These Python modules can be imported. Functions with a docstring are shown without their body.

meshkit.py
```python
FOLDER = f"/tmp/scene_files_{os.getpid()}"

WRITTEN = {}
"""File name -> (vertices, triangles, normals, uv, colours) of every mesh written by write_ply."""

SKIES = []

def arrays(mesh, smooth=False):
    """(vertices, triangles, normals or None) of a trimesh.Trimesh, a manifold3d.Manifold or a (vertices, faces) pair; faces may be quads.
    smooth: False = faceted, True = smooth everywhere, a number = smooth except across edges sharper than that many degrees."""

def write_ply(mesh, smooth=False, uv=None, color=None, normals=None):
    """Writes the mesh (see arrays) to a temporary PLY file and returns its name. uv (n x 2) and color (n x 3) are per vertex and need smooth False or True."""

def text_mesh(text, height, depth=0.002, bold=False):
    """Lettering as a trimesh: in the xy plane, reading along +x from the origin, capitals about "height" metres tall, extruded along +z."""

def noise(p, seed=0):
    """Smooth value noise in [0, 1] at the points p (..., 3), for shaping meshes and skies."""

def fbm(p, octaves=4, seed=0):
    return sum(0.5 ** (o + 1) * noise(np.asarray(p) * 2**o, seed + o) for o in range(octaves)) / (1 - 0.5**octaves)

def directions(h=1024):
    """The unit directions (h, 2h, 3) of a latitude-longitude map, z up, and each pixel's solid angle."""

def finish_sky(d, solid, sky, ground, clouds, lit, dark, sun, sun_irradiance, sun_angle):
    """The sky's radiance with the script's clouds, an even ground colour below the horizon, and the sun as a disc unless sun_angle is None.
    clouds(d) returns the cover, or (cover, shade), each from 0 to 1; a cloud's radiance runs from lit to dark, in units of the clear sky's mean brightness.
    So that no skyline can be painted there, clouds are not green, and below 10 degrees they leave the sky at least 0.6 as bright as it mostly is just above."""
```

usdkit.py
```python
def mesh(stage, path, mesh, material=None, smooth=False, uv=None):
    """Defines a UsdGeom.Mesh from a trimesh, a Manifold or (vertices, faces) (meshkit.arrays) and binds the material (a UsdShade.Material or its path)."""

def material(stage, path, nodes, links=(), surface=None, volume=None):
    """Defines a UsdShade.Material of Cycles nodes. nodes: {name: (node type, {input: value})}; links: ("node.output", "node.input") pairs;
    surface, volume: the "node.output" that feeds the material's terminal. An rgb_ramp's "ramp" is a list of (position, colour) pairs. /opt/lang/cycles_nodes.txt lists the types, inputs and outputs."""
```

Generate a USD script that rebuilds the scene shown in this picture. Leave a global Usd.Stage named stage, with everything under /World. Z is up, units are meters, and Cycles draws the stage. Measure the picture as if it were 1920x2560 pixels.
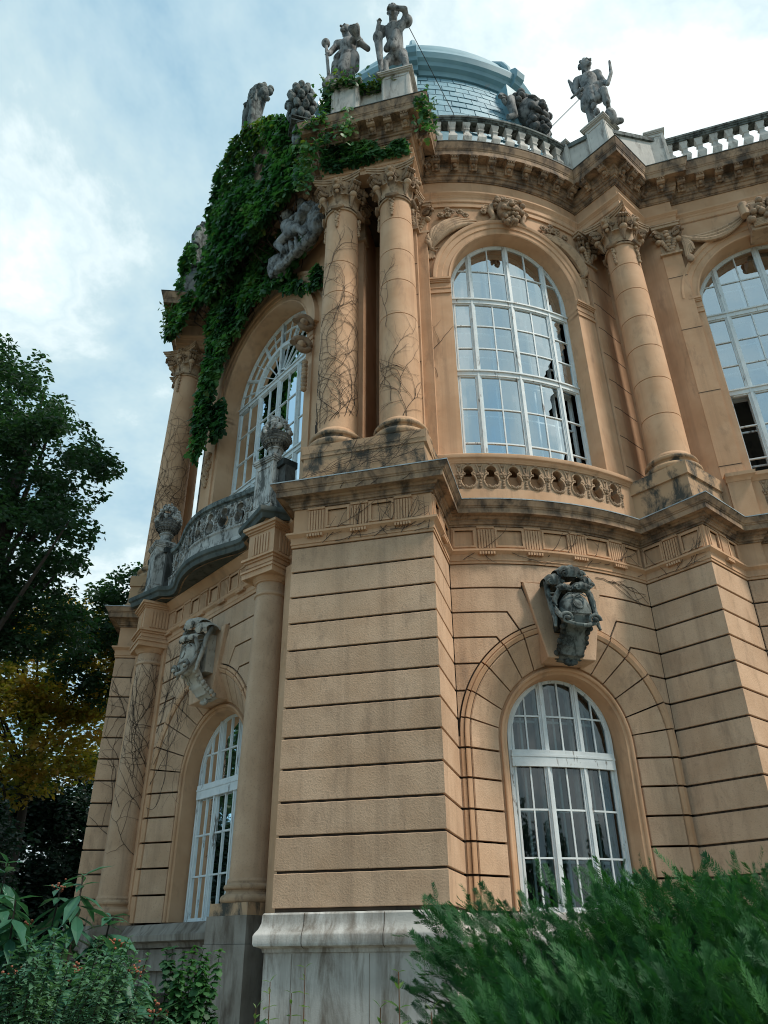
import math, random
import numpy as np, trimesh, manifold3d, shapely
from shapely.geometry import Polygon, box as sbox, LineString
from shapely import affinity
from pxr import Usd, UsdGeom, UsdLux, UsdShade, Sdf, Gf, Vt
import usdkit, meshkit

stage = Usd.Stage.CreateInMemory()
UsdGeom.SetStageUpAxis(stage, UsdGeom.Tokens.z); UsdGeom.SetStageMetersPerUnit(stage, 1.0)
W = UsdGeom.Xform.Define(stage, '/World'); stage.SetDefaultPrim(W.GetPrim())
UsdGeom.Scope.Define(stage, '/World/Looks')
rad = math.radians

# ------------------------------------------------------------------ camera
EYE = 1.6; PITCH = rad(29.93); ROLL = rad(0.54); FPX = 1916.0 / 1920.0
cam = UsdGeom.Camera.Define(stage, '/World/camera')
_R = np.array([1.0, 0, 0]); _U = np.array([0, -math.sin(PITCH), math.cos(PITCH)]); _F = np.array([0, math.cos(PITCH), math.sin(PITCH)])
_r = math.cos(ROLL) * _R - math.sin(ROLL) * _U; _u = math.sin(ROLL) * _R + math.cos(ROLL) * _U
M = Gf.Matrix4d(*_r, 0, *_u, 0, *(-_F), 0, 0, 0, EYE, 1)
cam.AddTransformOp().Set(M)
cam.CreateHorizontalApertureAttr(36.0); cam.CreateVerticalApertureAttr(48.0); cam.CreateFocalLengthAttr(36.0 * FPX)
cam.CreateClippingRangeAttr(Gf.Vec2f(0.05, 5000)); cam.CreateExposureAttr(1.28)

# ------------------------------------------------------------------ sky and sun
SUN = np.array([0.80, -0.42, 1.30]); SUN = SUN / np.linalg.norm(SUN)
sel = math.asin(SUN[2]); srot = math.atan2(SUN[0], SUN[1])
skym = usdkit.material(stage, '/World/Looks/sky_look', {
    'tc': ('texture_coordinate', {}),
    'sep': ('separate_xyz', {}),
    'zc': ('math', {'math_type': 'maximum', 'value2': 0.0}),
    'za': ('math', {'math_type': 'add', 'value2': 0.42}),
    'dx': ('math', {'math_type': 'divide'}), 'dy': ('math', {'math_type': 'divide'}),
    'cmb': ('combine_xyz', {'z': 0.37}),
    'n1': ('noise_texture', {'scale': 1.75, 'detail': 9.0, 'roughness': 0.60, 'distortion': 0.22}),
    'n2': ('noise_texture', {'scale': 0.9, 'detail': 3.0, 'roughness': 0.5}),
    'off': ('vector_math', {'math_type': 'add', 'vector2': (5.15, 2.4, 0.0)}),
    'off2': ('vector_math', {'math_type': 'add', 'vector2': (7.7, 4.1, 0.0)}),
    'cov': ('map_range', {'range_type': 'smoothstep', 'from_min': 0.18, 'from_max': 0.42, 'to_min': 0.35, 'to_max': 0.97, 'clamp': True}),
    'cl': ('rgb_ramp', {'ramp': [(0.0, (1.6, 2.8, 3.6)), (0.33, (1.95, 3.1, 3.8)), (0.41, (2.6, 3.6, 4.1)), (0.455, (3.1, 4.0, 4.3)), (0.49, (4.2, 4.9, 5.05)), (0.51, (3.8, 4.6, 4.8)), (0.54, (4.6, 5.3, 5.4)), (0.57, (5.7, 6.2, 6.2)), (0.61, (5.2, 5.8, 5.8)), (0.66, (6.2, 6.6, 6.5)), (1.0, (6.5, 6.8, 6.7))]}),
    'dotb': ('vector_math', {'math_type': 'dot_product', 'vector2': (-0.80, -0.50, 0.33)}), 'cb': ('map_range', {'range_type': 'smoothstep', 'from_min': 0.05, 'from_max': 0.62, 'to_min': 0.0, 'to_max': 0.18, 'clamp': True}), 'sub': ('math', {'math_type': 'subtract'}),
    'sky': ('sky_texture', {'sky_type': 'single_scattering', 'sun_disc': False, 'sun_elevation': sel, 'sun_rotation': srot, 'air_density': 1.0, 'aerosol_density': 1.6, 'ozone_density': 1.2}),
    'tint': ('mix_color', {'blend_type': 'multiply', 'fac': 1.0, 'b': (0.62, 0.98, 1.02), 'use_clamp': False}),
    'mx': ('mix_color', {'use_clamp': False}),
    'bg': ('background_shader', {'strength': 0.085}),
}, [('tc.generated', 'sep.vector'), ('sep.z', 'zc.value1'), ('zc.value', 'za.value1'),
    ('sep.x', 'dx.value1'), ('za.value', 'dx.value2'), ('sep.y', 'dy.value1'), ('za.value', 'dy.value2'),
    ('dx.value', 'cmb.x'), ('dy.value', 'cmb.y'), ('cmb.vector', 'off.vector1'), ('cmb.vector', 'off2.vector1'),
    ('off.vector', 'n1.vector'), ('off2.vector', 'n2.vector'),
    ('tc.generated', 'dotb.vector1'), ('dotb.value', 'cb.value'), ('n1.fac', 'sub.value1'), ('cb.result', 'sub.value2'), ('sub.value', 'cov.value'), ('sub.value', 'cl.fac'),
    ('sky.color', 'tint.a'), ('tint.result', 'mx.a'), ('cl.color', 'mx.b'), ('cov.result', 'mx.fac'), ('mx.result', 'bg.color')], surface='bg.background')
dome_light = UsdLux.DomeLight.Define(stage, '/World/sky')
UsdShade.MaterialBindingAPI.Apply(dome_light.GetPrim()).Bind(skym)
dome_light.GetPrim().SetCustomDataByKey('kind', 'structure'); dome_light.GetPrim().SetCustomDataByKey('label', 'overcast sky with white and grey-blue clouds'); dome_light.GetPrim().SetCustomDataByKey('category', 'sky')
sun = UsdLux.DistantLight.Define(stage, '/World/sun')
sun.CreateNormalizeAttr(True); sun.CreateIntensityAttr(0.40); sun.CreateAngleAttr(10.0); sun.CreateColorAttr(Gf.Vec3f(1.0, 0.93, 0.83))
_z = SUN; _x = np.cross([0, 0, 1.0], _z); _x /= np.linalg.norm(_x); _y = np.cross(_z, _x)
sun.AddTransformOp().Set(Gf.Matrix4d(*_x, 0, *_y, 0, *_z, 0, 0, 0, 0, 1))

# ------------------------------------------------------------------ materials
def look(name, nodes, links, surface): return usdkit.material(stage, '/World/Looks/' + name, nodes, links, surface=surface)
def dirty(name, ca, cb, cd, scale=1.6, lo=0.5, hi=0.68, rough=0.85, bump=0.3, bscale=60., streak=0.35, bdist=0.01, speck=None, amount=1.0, tone=0.02, hollow=0.0, runs=0.0):
    """stone or plaster: two tones mixed by broad noise, dark grime in streaky patches, fine relief"""
    n = {'g': ('geometry', {}), 'm': ('mapping', {'scale': (1, 1, streak)}),
         'n1': ('noise_texture', {'scale': scale * 0.8, 'detail': 5.0, 'roughness': 0.6}),
         'n2': ('noise_texture', {'scale': scale * 2.0, 'detail': 8.0, 'roughness': 0.68, 'distortion': 0.4}),
         'n3': ('noise_texture', {'scale': bscale, 'detail': 4.0, 'roughness': 0.65}),
         'r1': ('map_range', {'from_min': 0.36, 'from_max': 0.64, 'clamp': True}), 'r2': ('map_range', {'from_min': lo, 'from_max': hi, 'to_max': amount, 'clamp': True}),
         'a': ('mix_color', {'a': ca, 'b': cb}), 'b': ('mix_color', {'b': cd}),
         'sp': ('map_range', {'from_min': 0.56, 'from_max': 0.7, 'to_max': 0.0 if speck is None else speck, 'clamp': True}),
         'c': ('mix_color', {'b': tuple(x * 0.35 for x in ca)}), 'oi': ('object_info', {}), 'ov': ('map_range', {'to_min': 0.5 - tone, 'to_max': 0.5 + tone}), 'hs': ('hsv', {}), 'v2': ('math', {'math_type': 'multiply', 'value2': 2.0}),
         'at': ('attribute', {'attribute': 'hollow_tone'}), 'hr': ('map_range', {'from_min': 0.05, 'from_max': 0.42, 'to_min': 0.0, 'to_max': hollow, 'clamp': True}), 'h': ('mix_color', {'b': tuple(x * 0.5 for x in cd)}),  # colour darkens where the surface is concave
         'm4': ('mapping', {'scale': (2.6, 2.6, 0.09)}), 'n4': ('noise_texture', {'scale': 1.0, 'detail': 6.0, 'roughness': 0.65}), 'rr': ('map_range', {'from_min': 0.52, 'from_max': 0.72, 'to_max': runs, 'clamp': True}), 'rn': ('mix_color', {'b': tuple(0.5 * x + 0.25 * y for x, y in zip(cd, ca))}),
         'bp': ('bump', {'strength': bump, 'distance': bdist}), 'p': ('principled_bsdf', {'roughness': rough, 'specular_ior_level': 0.3})}
    l = [('g.position', 'm.vector'), ('g.position', 'n1.vector'), ('m.vector', 'n2.vector'), ('g.position', 'n3.vector'), ('n1.fac', 'r1.value'), ('n2.fac', 'r2.value'),
         ('r1.result', 'a.fac'), ('a.result', 'b.a'), ('r2.result', 'b.fac'), ('n3.fac', 'sp.value'), ('sp.result', 'c.fac'), ('b.result', 'c.a'), ('oi.random', 'ov.value'), ('ov.result', 'v2.value1'), ('v2.value', 'hs.value'), ('g.position', 'm4.vector'), ('m4.vector', 'n4.vector'), ('n4.fac', 'rr.value'), ('c.result', 'rn.a'), ('rr.result', 'rn.fac'), ('at.fac', 'hr.value'), ('hr.result', 'h.fac'), ('rn.result', 'h.a'), ('h.result', 'hs.color'), ('hs.color', 'p.base_color'), ('n3.fac', 'bp.height'), ('bp.normal', 'p.normal')]
    return look(name, n, l, 'p.BSDF')
M_ST = dirty('smooth_stucco', (0.57, 0.355, 0.215), (0.49, 0.285, 0.16), (0.24, 0.145, 0.09), lo=0.56, hi=0.78, bump=0.25, bscale=45., amount=0.75, speck=0.12, tone=0.015, runs=0.55)
M_RC = dirty('rough_cast_stucco', (0.57, 0.385, 0.255), (0.48, 0.31, 0.195), (0.25, 0.165, 0.11), lo=0.54, hi=0.78, bump=0.55, bscale=34., bdist=0.014, streak=0.35, amount=0.75, speck=0.42, tone=0.04, runs=0.55)
M_JT = dirty('sooty_joint', (0.07, 0.048, 0.032), (0.05, 0.035, 0.025), (0.03, 0.022, 0.018), bump=0.2)
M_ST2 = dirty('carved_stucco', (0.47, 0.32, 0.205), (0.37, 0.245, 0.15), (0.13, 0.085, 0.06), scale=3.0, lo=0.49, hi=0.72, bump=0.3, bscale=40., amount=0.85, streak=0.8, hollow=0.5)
M_CO = dirty('shade_toned_cornice_stucco', (0.40, 0.265, 0.165), (0.31, 0.20, 0.125), (0.06, 0.045, 0.035), scale=1.4, lo=0.42, hi=0.62, bump=0.3, streak=0.5, amount=0.92, runs=0.5)  # stained stucco, its tones darkened further to put soffit shade into the colour
M_PED = dirty('weathered_pedestal_plaster', (0.44, 0.275, 0.155), (0.36, 0.24, 0.15), (0.035, 0.04, 0.036), scale=1.1, lo=0.47, hi=0.6, bump=0.5, bscale=20., streak=0.6, amount=0.95)
M_WS = dirty('pale_plinth_limestone', (0.56, 0.54, 0.50), (0.40, 0.385, 0.35), (0.15, 0.12, 0.09), scale=1.3, lo=0.47, hi=0.62, bump=0.4, bscale=30., streak=0.22, amount=0.85, runs=0.85)
M_GS = dirty('grey_plinth_stone', (0.29, 0.265, 0.23), (0.19, 0.165, 0.135), (0.075, 0.055, 0.04), scale=1.5, lo=0.48, hi=0.66, bump=0.5, bscale=22., streak=0.25, amount=0.85, runs=0.5)
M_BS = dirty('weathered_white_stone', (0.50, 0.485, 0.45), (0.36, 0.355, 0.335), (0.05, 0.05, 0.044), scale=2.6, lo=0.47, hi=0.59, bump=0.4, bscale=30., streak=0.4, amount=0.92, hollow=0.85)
M_WH = dirty('white_attic_stone', (0.56, 0.53, 0.48), (0.44, 0.42, 0.385), (0.13, 0.11, 0.095), scale=2.0, lo=0.53, hi=0.68, bump=0.3, streak=0.25, amount=0.85, runs=0.6)
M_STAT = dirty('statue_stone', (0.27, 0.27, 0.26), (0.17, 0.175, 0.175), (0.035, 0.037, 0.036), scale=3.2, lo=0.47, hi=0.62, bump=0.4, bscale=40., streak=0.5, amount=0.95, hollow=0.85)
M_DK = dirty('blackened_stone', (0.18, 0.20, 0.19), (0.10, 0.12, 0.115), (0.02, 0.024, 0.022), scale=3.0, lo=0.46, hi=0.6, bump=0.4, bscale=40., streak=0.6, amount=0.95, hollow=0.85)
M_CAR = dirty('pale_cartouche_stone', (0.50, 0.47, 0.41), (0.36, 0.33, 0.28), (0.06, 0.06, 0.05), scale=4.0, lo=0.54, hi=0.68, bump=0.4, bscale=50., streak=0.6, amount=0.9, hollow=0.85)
M_CU = dirty('dark_green_flashing', (0.055, 0.066, 0.058), (0.085, 0.092, 0.08), (0.02, 0.022, 0.02), scale=3., bump=0.2, rough=0.6)
M_ZN = dirty('zinc_sheet', (0.42, 0.47, 0.49), (0.32, 0.37, 0.39), (0.16, 0.17, 0.17), scale=3., bump=0.1, rough=0.4)
M_SL = dirty('teal_slate', (0.20, 0.35, 0.41), (0.15, 0.28, 0.345), (0.34, 0.43, 0.46), scale=2.2, lo=0.55, hi=0.8, bump=0.3, bscale=30., rough=0.5, streak=0.3)
M_DM = dirty('teal_dome_metal', (0.17, 0.30, 0.345), (0.12, 0.235, 0.285), (0.24, 0.15, 0.10), scale=1.4, lo=0.62, hi=0.76, bump=0.2, rough=0.42, streak=0.3)
M_WP = dirty('peeling_white_paint', (0.70, 0.74, 0.74), (0.60, 0.65, 0.66), (0.13, 0.10, 0.075), scale=5.0, lo=0.60, hi=0.66, bump=0.2, bscale=60., rough=0.5, streak=0.2, amount=0.9)
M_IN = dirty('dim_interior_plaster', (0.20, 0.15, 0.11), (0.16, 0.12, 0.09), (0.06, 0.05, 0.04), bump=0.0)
M_CURT = dirty('grey_curtain_cloth', (0.10, 0.10, 0.09), (0.06, 0.065, 0.06), (0.05, 0.05, 0.05), scale=3, bump=0.0)
def glass(name, fmin, tint, rough=0.02):
    return look(name, {'lw': ('fresnel', {'IOR': 1.55}), 'mr': ('map_range', {'from_min': 0.0, 'from_max': 1.0, 'to_min': fmin, 'to_max': 1.0, 'clamp': True}),
                       'g': ('geometry', {}), 'n': ('noise_texture', {'scale': 2.2, 'detail': 1.0}), 'bp': ('bump', {'strength': 0.05, 'distance': 0.03}),
                       't': ('transparent_bsdf', {'color': tint}), 'gl': ('glossy_bsdf', {'roughness': rough, 'color': (0.93, 0.98, 1.0)}), 'm': ('mix_closure', {})},
                [('g.position', 'n.vector'), ('n.fac', 'bp.height'), ('bp.normal', 'gl.normal'), ('lw.fac', 'mr.value'), ('mr.result', 'm.fac'), ('t.BSDF', 'm.closure1'), ('gl.BSDF', 'm.closure2')], 'm.closure')
M_GL = glass('old_window_glass', 0.48, (0.86, 0.93, 0.94))
M_GD = glass('dusty_lower_window_glass', 0.03, (0.5, 0.6, 0.6))

# ------------------------------------------------------------------ mesh helpers
class MB:
    def __init__(s): s.V = []; s.F = []; s.n = 0
    def add(s, V, F):
        V = np.asarray(V, float).reshape(-1, 3); F = np.asarray(F, int).reshape(-1, 3)
        s.V.append(V); s.F.append(F + s.n); s.n += len(V); return s
    def merge(s, o, f=None):
        V, F = o.arr(); return s.add(V if f is None else f(V), F)
    def arr(s): return (np.vstack(s.V), np.vstack(s.F)) if s.V else (np.zeros((0, 3)), np.zeros((0, 3), int))
    def grid(s, P, cu=False, cv=False):
        P = np.asarray(P, float); m, n = P.shape[:2]
        i, j = np.meshgrid(np.arange(m if cu else m - 1), np.arange(n if cv else n - 1), indexing='ij')
        a = (i * n + j).ravel(); b = (((i + 1) % m) * n + j).ravel(); c = (((i + 1) % m) * n + (j + 1) % n).ravel(); d = (i * n + (j + 1) % n).ravel()
        return s.add(P.reshape(-1, 3), np.vstack([np.c_[a, b, c], np.c_[a, c, d]]))
    def tm(s, mesh, f=None):
        if hasattr(mesh, 'to_mesh'):
            q = mesh.to_mesh(); V, F = q.vert_properties[:, :3], q.tri_verts
        else: V, F = mesh.vertices, mesh.faces
        return s.add(np.asarray(V) if f is None else f(np.asarray(V)), F)
    def box(s, fr, s0, s1, v0, v1, z0, z1, n=1):
        S = np.linspace(s0, s1, n + 1)
        ring = lambda x: [(x, v0, z0), (x, v1, z0), (x, v1, z1), (x, v0, z1)]
        P = np.array([ring(x) for x in S]); Q = fr(P.reshape(-1, 3)).reshape(P.shape)
        s.grid(Q, cv=True); k = len(S) - 1
        s.add(Q[0], [(0, 1, 2), (0, 2, 3)]); return s.add(Q[k], [(2, 1, 0), (3, 2, 0)])
    def ball(s, c, r, sub=1, f=None, M=None):
        ic = ICO[sub]; V = ic.vertices * np.asarray(r, float)
        if M is not None: V = V @ np.asarray(M).T
        V = V + np.asarray(c, float); return s.add(V if f is None else f(V), ic.faces)
    def lathe(s, prof, n=32, f=None, a0=0., a1=2 * math.pi, c=(0, 0, 0)):
        A = np.linspace(a0, a1, n + 1)[:-1] if a1 - a0 > 6.28 else np.linspace(a0, a1, n)
        P = np.array([[(r * math.cos(a) + c[0], r * math.sin(a) + c[1], z + c[2]) for r, z in prof] for a in A])
        if f is not None: P = f(P.reshape(-1, 3)).reshape(P.shape)
        return s.grid(P, cu=a1 - a0 > 6.28)
    def tube(s, pts, r, n=6, f=None, cap=True):
        P = np.asarray(pts, float); k = len(P); r = np.broadcast_to(np.asarray(r, float), (k,))
        t = np.gradient(P, axis=0); t /= np.maximum(np.linalg.norm(t, axis=1, keepdims=True), 1e-9)
        ref = np.array([0.0, 0, 1]) if abs(t[:, 2]).mean() < 0.8 else np.array([1.0, 0.15, 0])
        u = np.cross(t, ref); u /= np.maximum(np.linalg.norm(u, axis=1, keepdims=True), 1e-9); w = np.cross(t, u)
        a = np.arange(n) * 2 * math.pi / n
        G = P[:, None] + r[:, None, None] * (np.cos(a)[None, :, None] * u[:, None] + np.sin(a)[None, :, None] * w[:, None])
        if f is not None: G = f(G.reshape(-1, 3)).reshape(G.shape)
        s.grid(G, cv=True)
        if cap:
            for e in (0, k - 1): s.add(G[e], [(0, i, i + 1) for i in range(1, n - 1)])
        return s
ICO = {k: trimesh.creation.icosphere(subdivisions=k) for k in (0, 1, 2, 3)}

HOLLOW_TONED = ('statue_stone', 'blackened_stone', 'carved_stucco', 'pale_cartouche_stone', 'weathered_white_stone')  # materials with a darker tone in concave places
def hollow_tone(g, tmesh):
    """concavity of carved stone, driving its darker hollows, as a value per vertex"""
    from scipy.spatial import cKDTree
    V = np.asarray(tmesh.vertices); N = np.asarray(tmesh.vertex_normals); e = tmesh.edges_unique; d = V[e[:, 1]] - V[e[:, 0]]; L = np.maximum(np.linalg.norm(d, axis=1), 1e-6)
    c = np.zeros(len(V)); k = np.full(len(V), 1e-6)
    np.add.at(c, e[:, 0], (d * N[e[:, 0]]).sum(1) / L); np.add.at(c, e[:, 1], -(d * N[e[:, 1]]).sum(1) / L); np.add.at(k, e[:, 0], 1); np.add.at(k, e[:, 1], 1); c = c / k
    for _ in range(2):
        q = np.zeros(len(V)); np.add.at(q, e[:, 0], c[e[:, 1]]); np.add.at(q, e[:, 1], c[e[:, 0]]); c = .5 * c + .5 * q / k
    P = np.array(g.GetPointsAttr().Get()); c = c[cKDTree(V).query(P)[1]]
    UsdGeom.PrimvarsAPI(g).CreatePrimvar('hollow_tone', Sdf.ValueTypeNames.FloatArray, 'vertex').Set(Vt.FloatArray.FromNumpy(np.maximum(c, 0).astype(np.float32)))
used = {}
def path_for(parent, name):
    p = parent + '/' + name
    if p not in used: used[p] = 0; return p
    used[p] += 1; return '%s_%03d' % (p, used[p])
def cd(prim, **k):
    for a, b in k.items():
        if b: prim.SetCustomDataByKey(a, b)
def part(parent, name, mb, mat, smooth=35, label=None, kind=None, merge=True):
    """one Mesh prim under parent (a path); returns its path"""
    p = path_for(parent, name)
    V, F = mb.arr() if isinstance(mb, MB) else mb
    if smooth:
        t = trimesh.Trimesh(V, F, process=False)
        if merge: t.merge_vertices(digits_vertex=5)
        t.update_faces(t.nondegenerate_faces()); m = t
    else: m = (V, F)
    g = usdkit.mesh(stage, p, m, mat, smooth=smooth)
    if smooth and mat.GetPrim().GetName() in HOLLOW_TONED: hollow_tone(g, m)
    cd(g.GetPrim(), label=label, kind=kind); return p
def thing(name, label, cat, group=None, loc=None):
    p = path_for('/World', name); x = UsdGeom.Xform.Define(stage, p)
    if loc is not None: x.AddTranslateOp().Set(Gf.Vec3d(*map(float, loc)))
    cd(x.GetPrim(), label=label, category=cat, group=group); return p
def solo(name, mb, mat, label, cat, group=None, kind=None, smooth=35):
    p = part('/World', name, mb, mat, smooth); cd(stage.GetPrimAtPath(p), label=label, category=cat, group=group, kind=kind); return p

# frames: (s along the wall, v outward, z) -> world
def flat(P, u):
    P = np.asarray(P, float); u = np.asarray(u, float) / np.linalg.norm(u); n = np.array([u[1], -u[0]])
    def f(A):
        A = np.asarray(A, float).reshape(-1, 3); xy = P + A[:, :1] * u + A[:, 1:2] * n
        return np.c_[xy, A[:, 2]]
    f.P, f.u, f.n = P, u, n; return f
def bow(C, T, N, R):
    def f(A):
        A = np.asarray(A, float).reshape(-1, 3); a = A[:, 0] / R; r = R + A[:, 1]
        xy = C + (r * np.sin(a))[:, None] * T + (r * np.cos(a))[:, None] * N
        return np.c_[xy, A[:, 2]]
    f.C, f.T, f.N, f.R = C, T, N, R; return f
def tri_poly(pg):
    v, f = trimesh.creation.triangulate_polygon(pg, engine='earcut'); return v, f
def panel(mb, fr, pg, v0, v1, step=0.16, curved=False, back=True):
    """a flat shape in (s, z) given thickness from v0 (back) to v1 (front) and bent along the frame"""
    for g in getattr(pg, 'geoms', [pg]):
        if g.is_empty or g.area < 1e-6: continue
        if curved:
            g = g.segmentize(step * 1.01); x0, _, x1, _ = g.bounds; k0, k1 = math.floor(x0 / step), math.ceil(x1 / step)
            pieces = []
            for k in range(k0, k1):
                q = g.intersection(sbox(k * step, -99, (k + 1) * step, 99))
                pieces += [h for h in getattr(q, 'geoms', [q]) if h.geom_type == 'Polygon' and h.area > 1e-7]
        else: pieces = [g]
        for h in pieces:
            v, f = tri_poly(h)
            mb.add(fr(np.c_[v[:, 0], np.full(len(v), v1), v[:, 1]]), f)
            if back: mb.add(fr(np.c_[v[:, 0], np.full(len(v), v0), v[:, 1]]), f[:, ::-1])
        for ringc in [g.exterior, *g.interiors]:
            c = np.array(ringc.coords)
            A = np.stack([np.c_[c[:, 0], np.full(len(c), v0), c[:, 1]], np.c_[c[:, 0], np.full(len(c), v1), c[:, 1]]], 1)
            mb.grid(fr(A.reshape(-1, 3)).reshape(A.shape))
    return mb
def offset_path(pts, off, closed=False):
    P = np.asarray(pts, float); d = np.diff(P, axis=0); d /= np.linalg.norm(d, axis=1, keepdims=True); n = np.c_[d[:, 1], -d[:, 0]]
    m = np.empty_like(P); m[0], m[-1] = n[0], n[-1]
    for i in range(1, len(P) - 1):
        b = n[i - 1] + n[i]; m[i] = b / max(0.25, (b @ b) / 2)
    return P[:, None] + m[:, None] * np.asarray(off, float)[None, :, None]
def sweep(mb, pts, prof, cap=True):
    """prof: (outward offset, z) pairs; swept along a plan path, outward on the right hand of travel"""
    prof = np.asarray(prof, float); G = offset_path(pts, prof[:, 0])
    Q = np.concatenate([G, np.broadcast_to(prof[None, :, 1:], G.shape[:2] + (1,))], 2)
    mb.grid(Q)
    if cap:
        for e in (0, len(Q) - 1):
            try:
                v, f = tri_poly(Polygon(prof).buffer(0)); k = {tuple(np.round(p, 6)): i for i, p in enumerate(prof)}
                idx = [k[tuple(np.round(p, 6))] for p in v]; mb.add(Q[e][idx], f)
            except Exception: pass
    return mb
def arch_pts(sc, zc, z0, r, n=40, a0=0., a1=math.pi):
    a = np.linspace(a1, a0, n + 1); c = np.c_[sc + r * np.cos(a), zc + r * np.sin(a)]
    if z0 is not None: c = np.vstack([[sc - r, z0], c, [sc + r, z0]])
    return c
def arch_poly(sc, zc, z0, r, n=40): return Polygon(arch_pts(sc, zc, z0, r, n))
def archsweep(mb, fr, sc, zc, z0, prof, n=40, a0=0., a1=math.pi):
    """prof: (radius, v) pairs swept over an arch and, when z0 is given, down both jambs"""
    A = np.stack([np.c_[c[:, 0], np.full(len(c), v), c[:, 1]] for r, v in prof for c in [arch_pts(sc, zc, z0, r, n, a0, a1)]], 1)
    mb.grid(fr(A.reshape(-1, 3)).reshape(A.shape))
    for e in (0, len(A) - 1): mb.add(fr(A[e]), [(0, i, i + 1) for i in range(1, len(prof) - 1)])
    return mb
def rot(a): return np.array([[math.cos(a), -math.sin(a)], [math.sin(a), math.cos(a)]])
def at(P, ang=0., z=0.):
    R = rot(ang); P = np.asarray(P, float)
    return lambda V: np.c_[np.asarray(V).reshape(-1, 3)[:, :2] @ R.T + P, np.asarray(V).reshape(-1, 3)[:, 2] + z]

# ------------------------------------------------------------------ plan of the place (metres; camera over the origin)
AL, AR, AI, BI, BC = (np.array(p) for p in ((-1.72, 12.78), (0.88, 12.13), (1.26, 13.52), (5.43, 14.53), (6.37, 13.45)))
CL = np.array((-6.87, 18.72)); BRI = np.array((7.45, 14.39))
T1 = np.array([math.cos(rad(13.6)), math.sin(rad(13.6))]); N1 = np.array([T1[1], -T1[0]]); R1 = 6.37
C1 = (AI + BI) / 2 - N1 * (R1 - 0.37)
FB = bow(C1, T1, N1, R1)                              # the bowed corner bay, lower face
FA = flat(AL, AR - AL)                                # the corner pier's front
FAR = flat(AR, AI - AR)                               # its right return
FBL = flat(BI, BC - BI); FBR = flat(BC, BRI - BC)     # the right pier's two faces
D2 = np.array([math.cos(rad(-17.5)), math.sin(rad(-17.5))]); F2 = flat(BRI, D2)   # right bay
_ul = (AL - CL) / np.linalg.norm(AL - CL); LL = float(np.linalg.norm(AL - CL))
FLr = flat(CL, _ul)                                   # left front, s from its far end
def FL(A):                                            # same, s measured from the corner pier leftwards
    A = np.array(A, float).reshape(-1, 3).copy(); A[:, 0] = LL - A[:, 0]; return FLr(A)
def fl(s, v): return FL([(s, v, 0)])[0, :2]
def fa(s, v): return FA([(s, v, 0)])[0, :2]
def mir(P):                                           # mirror a plan point about the middle of the left front
    d = np.asarray(P) - CL; s = d @ FLr.u; v = d @ FLr.n; return CL + (LL - s) * FLr.u + v * FLr.n
PAL = '/World/baroque_palace'
thing('baroque_palace', 'ochre baroque palace corner with rusticated ground floor, arched windows, columns and teal dome', 'building')
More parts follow.
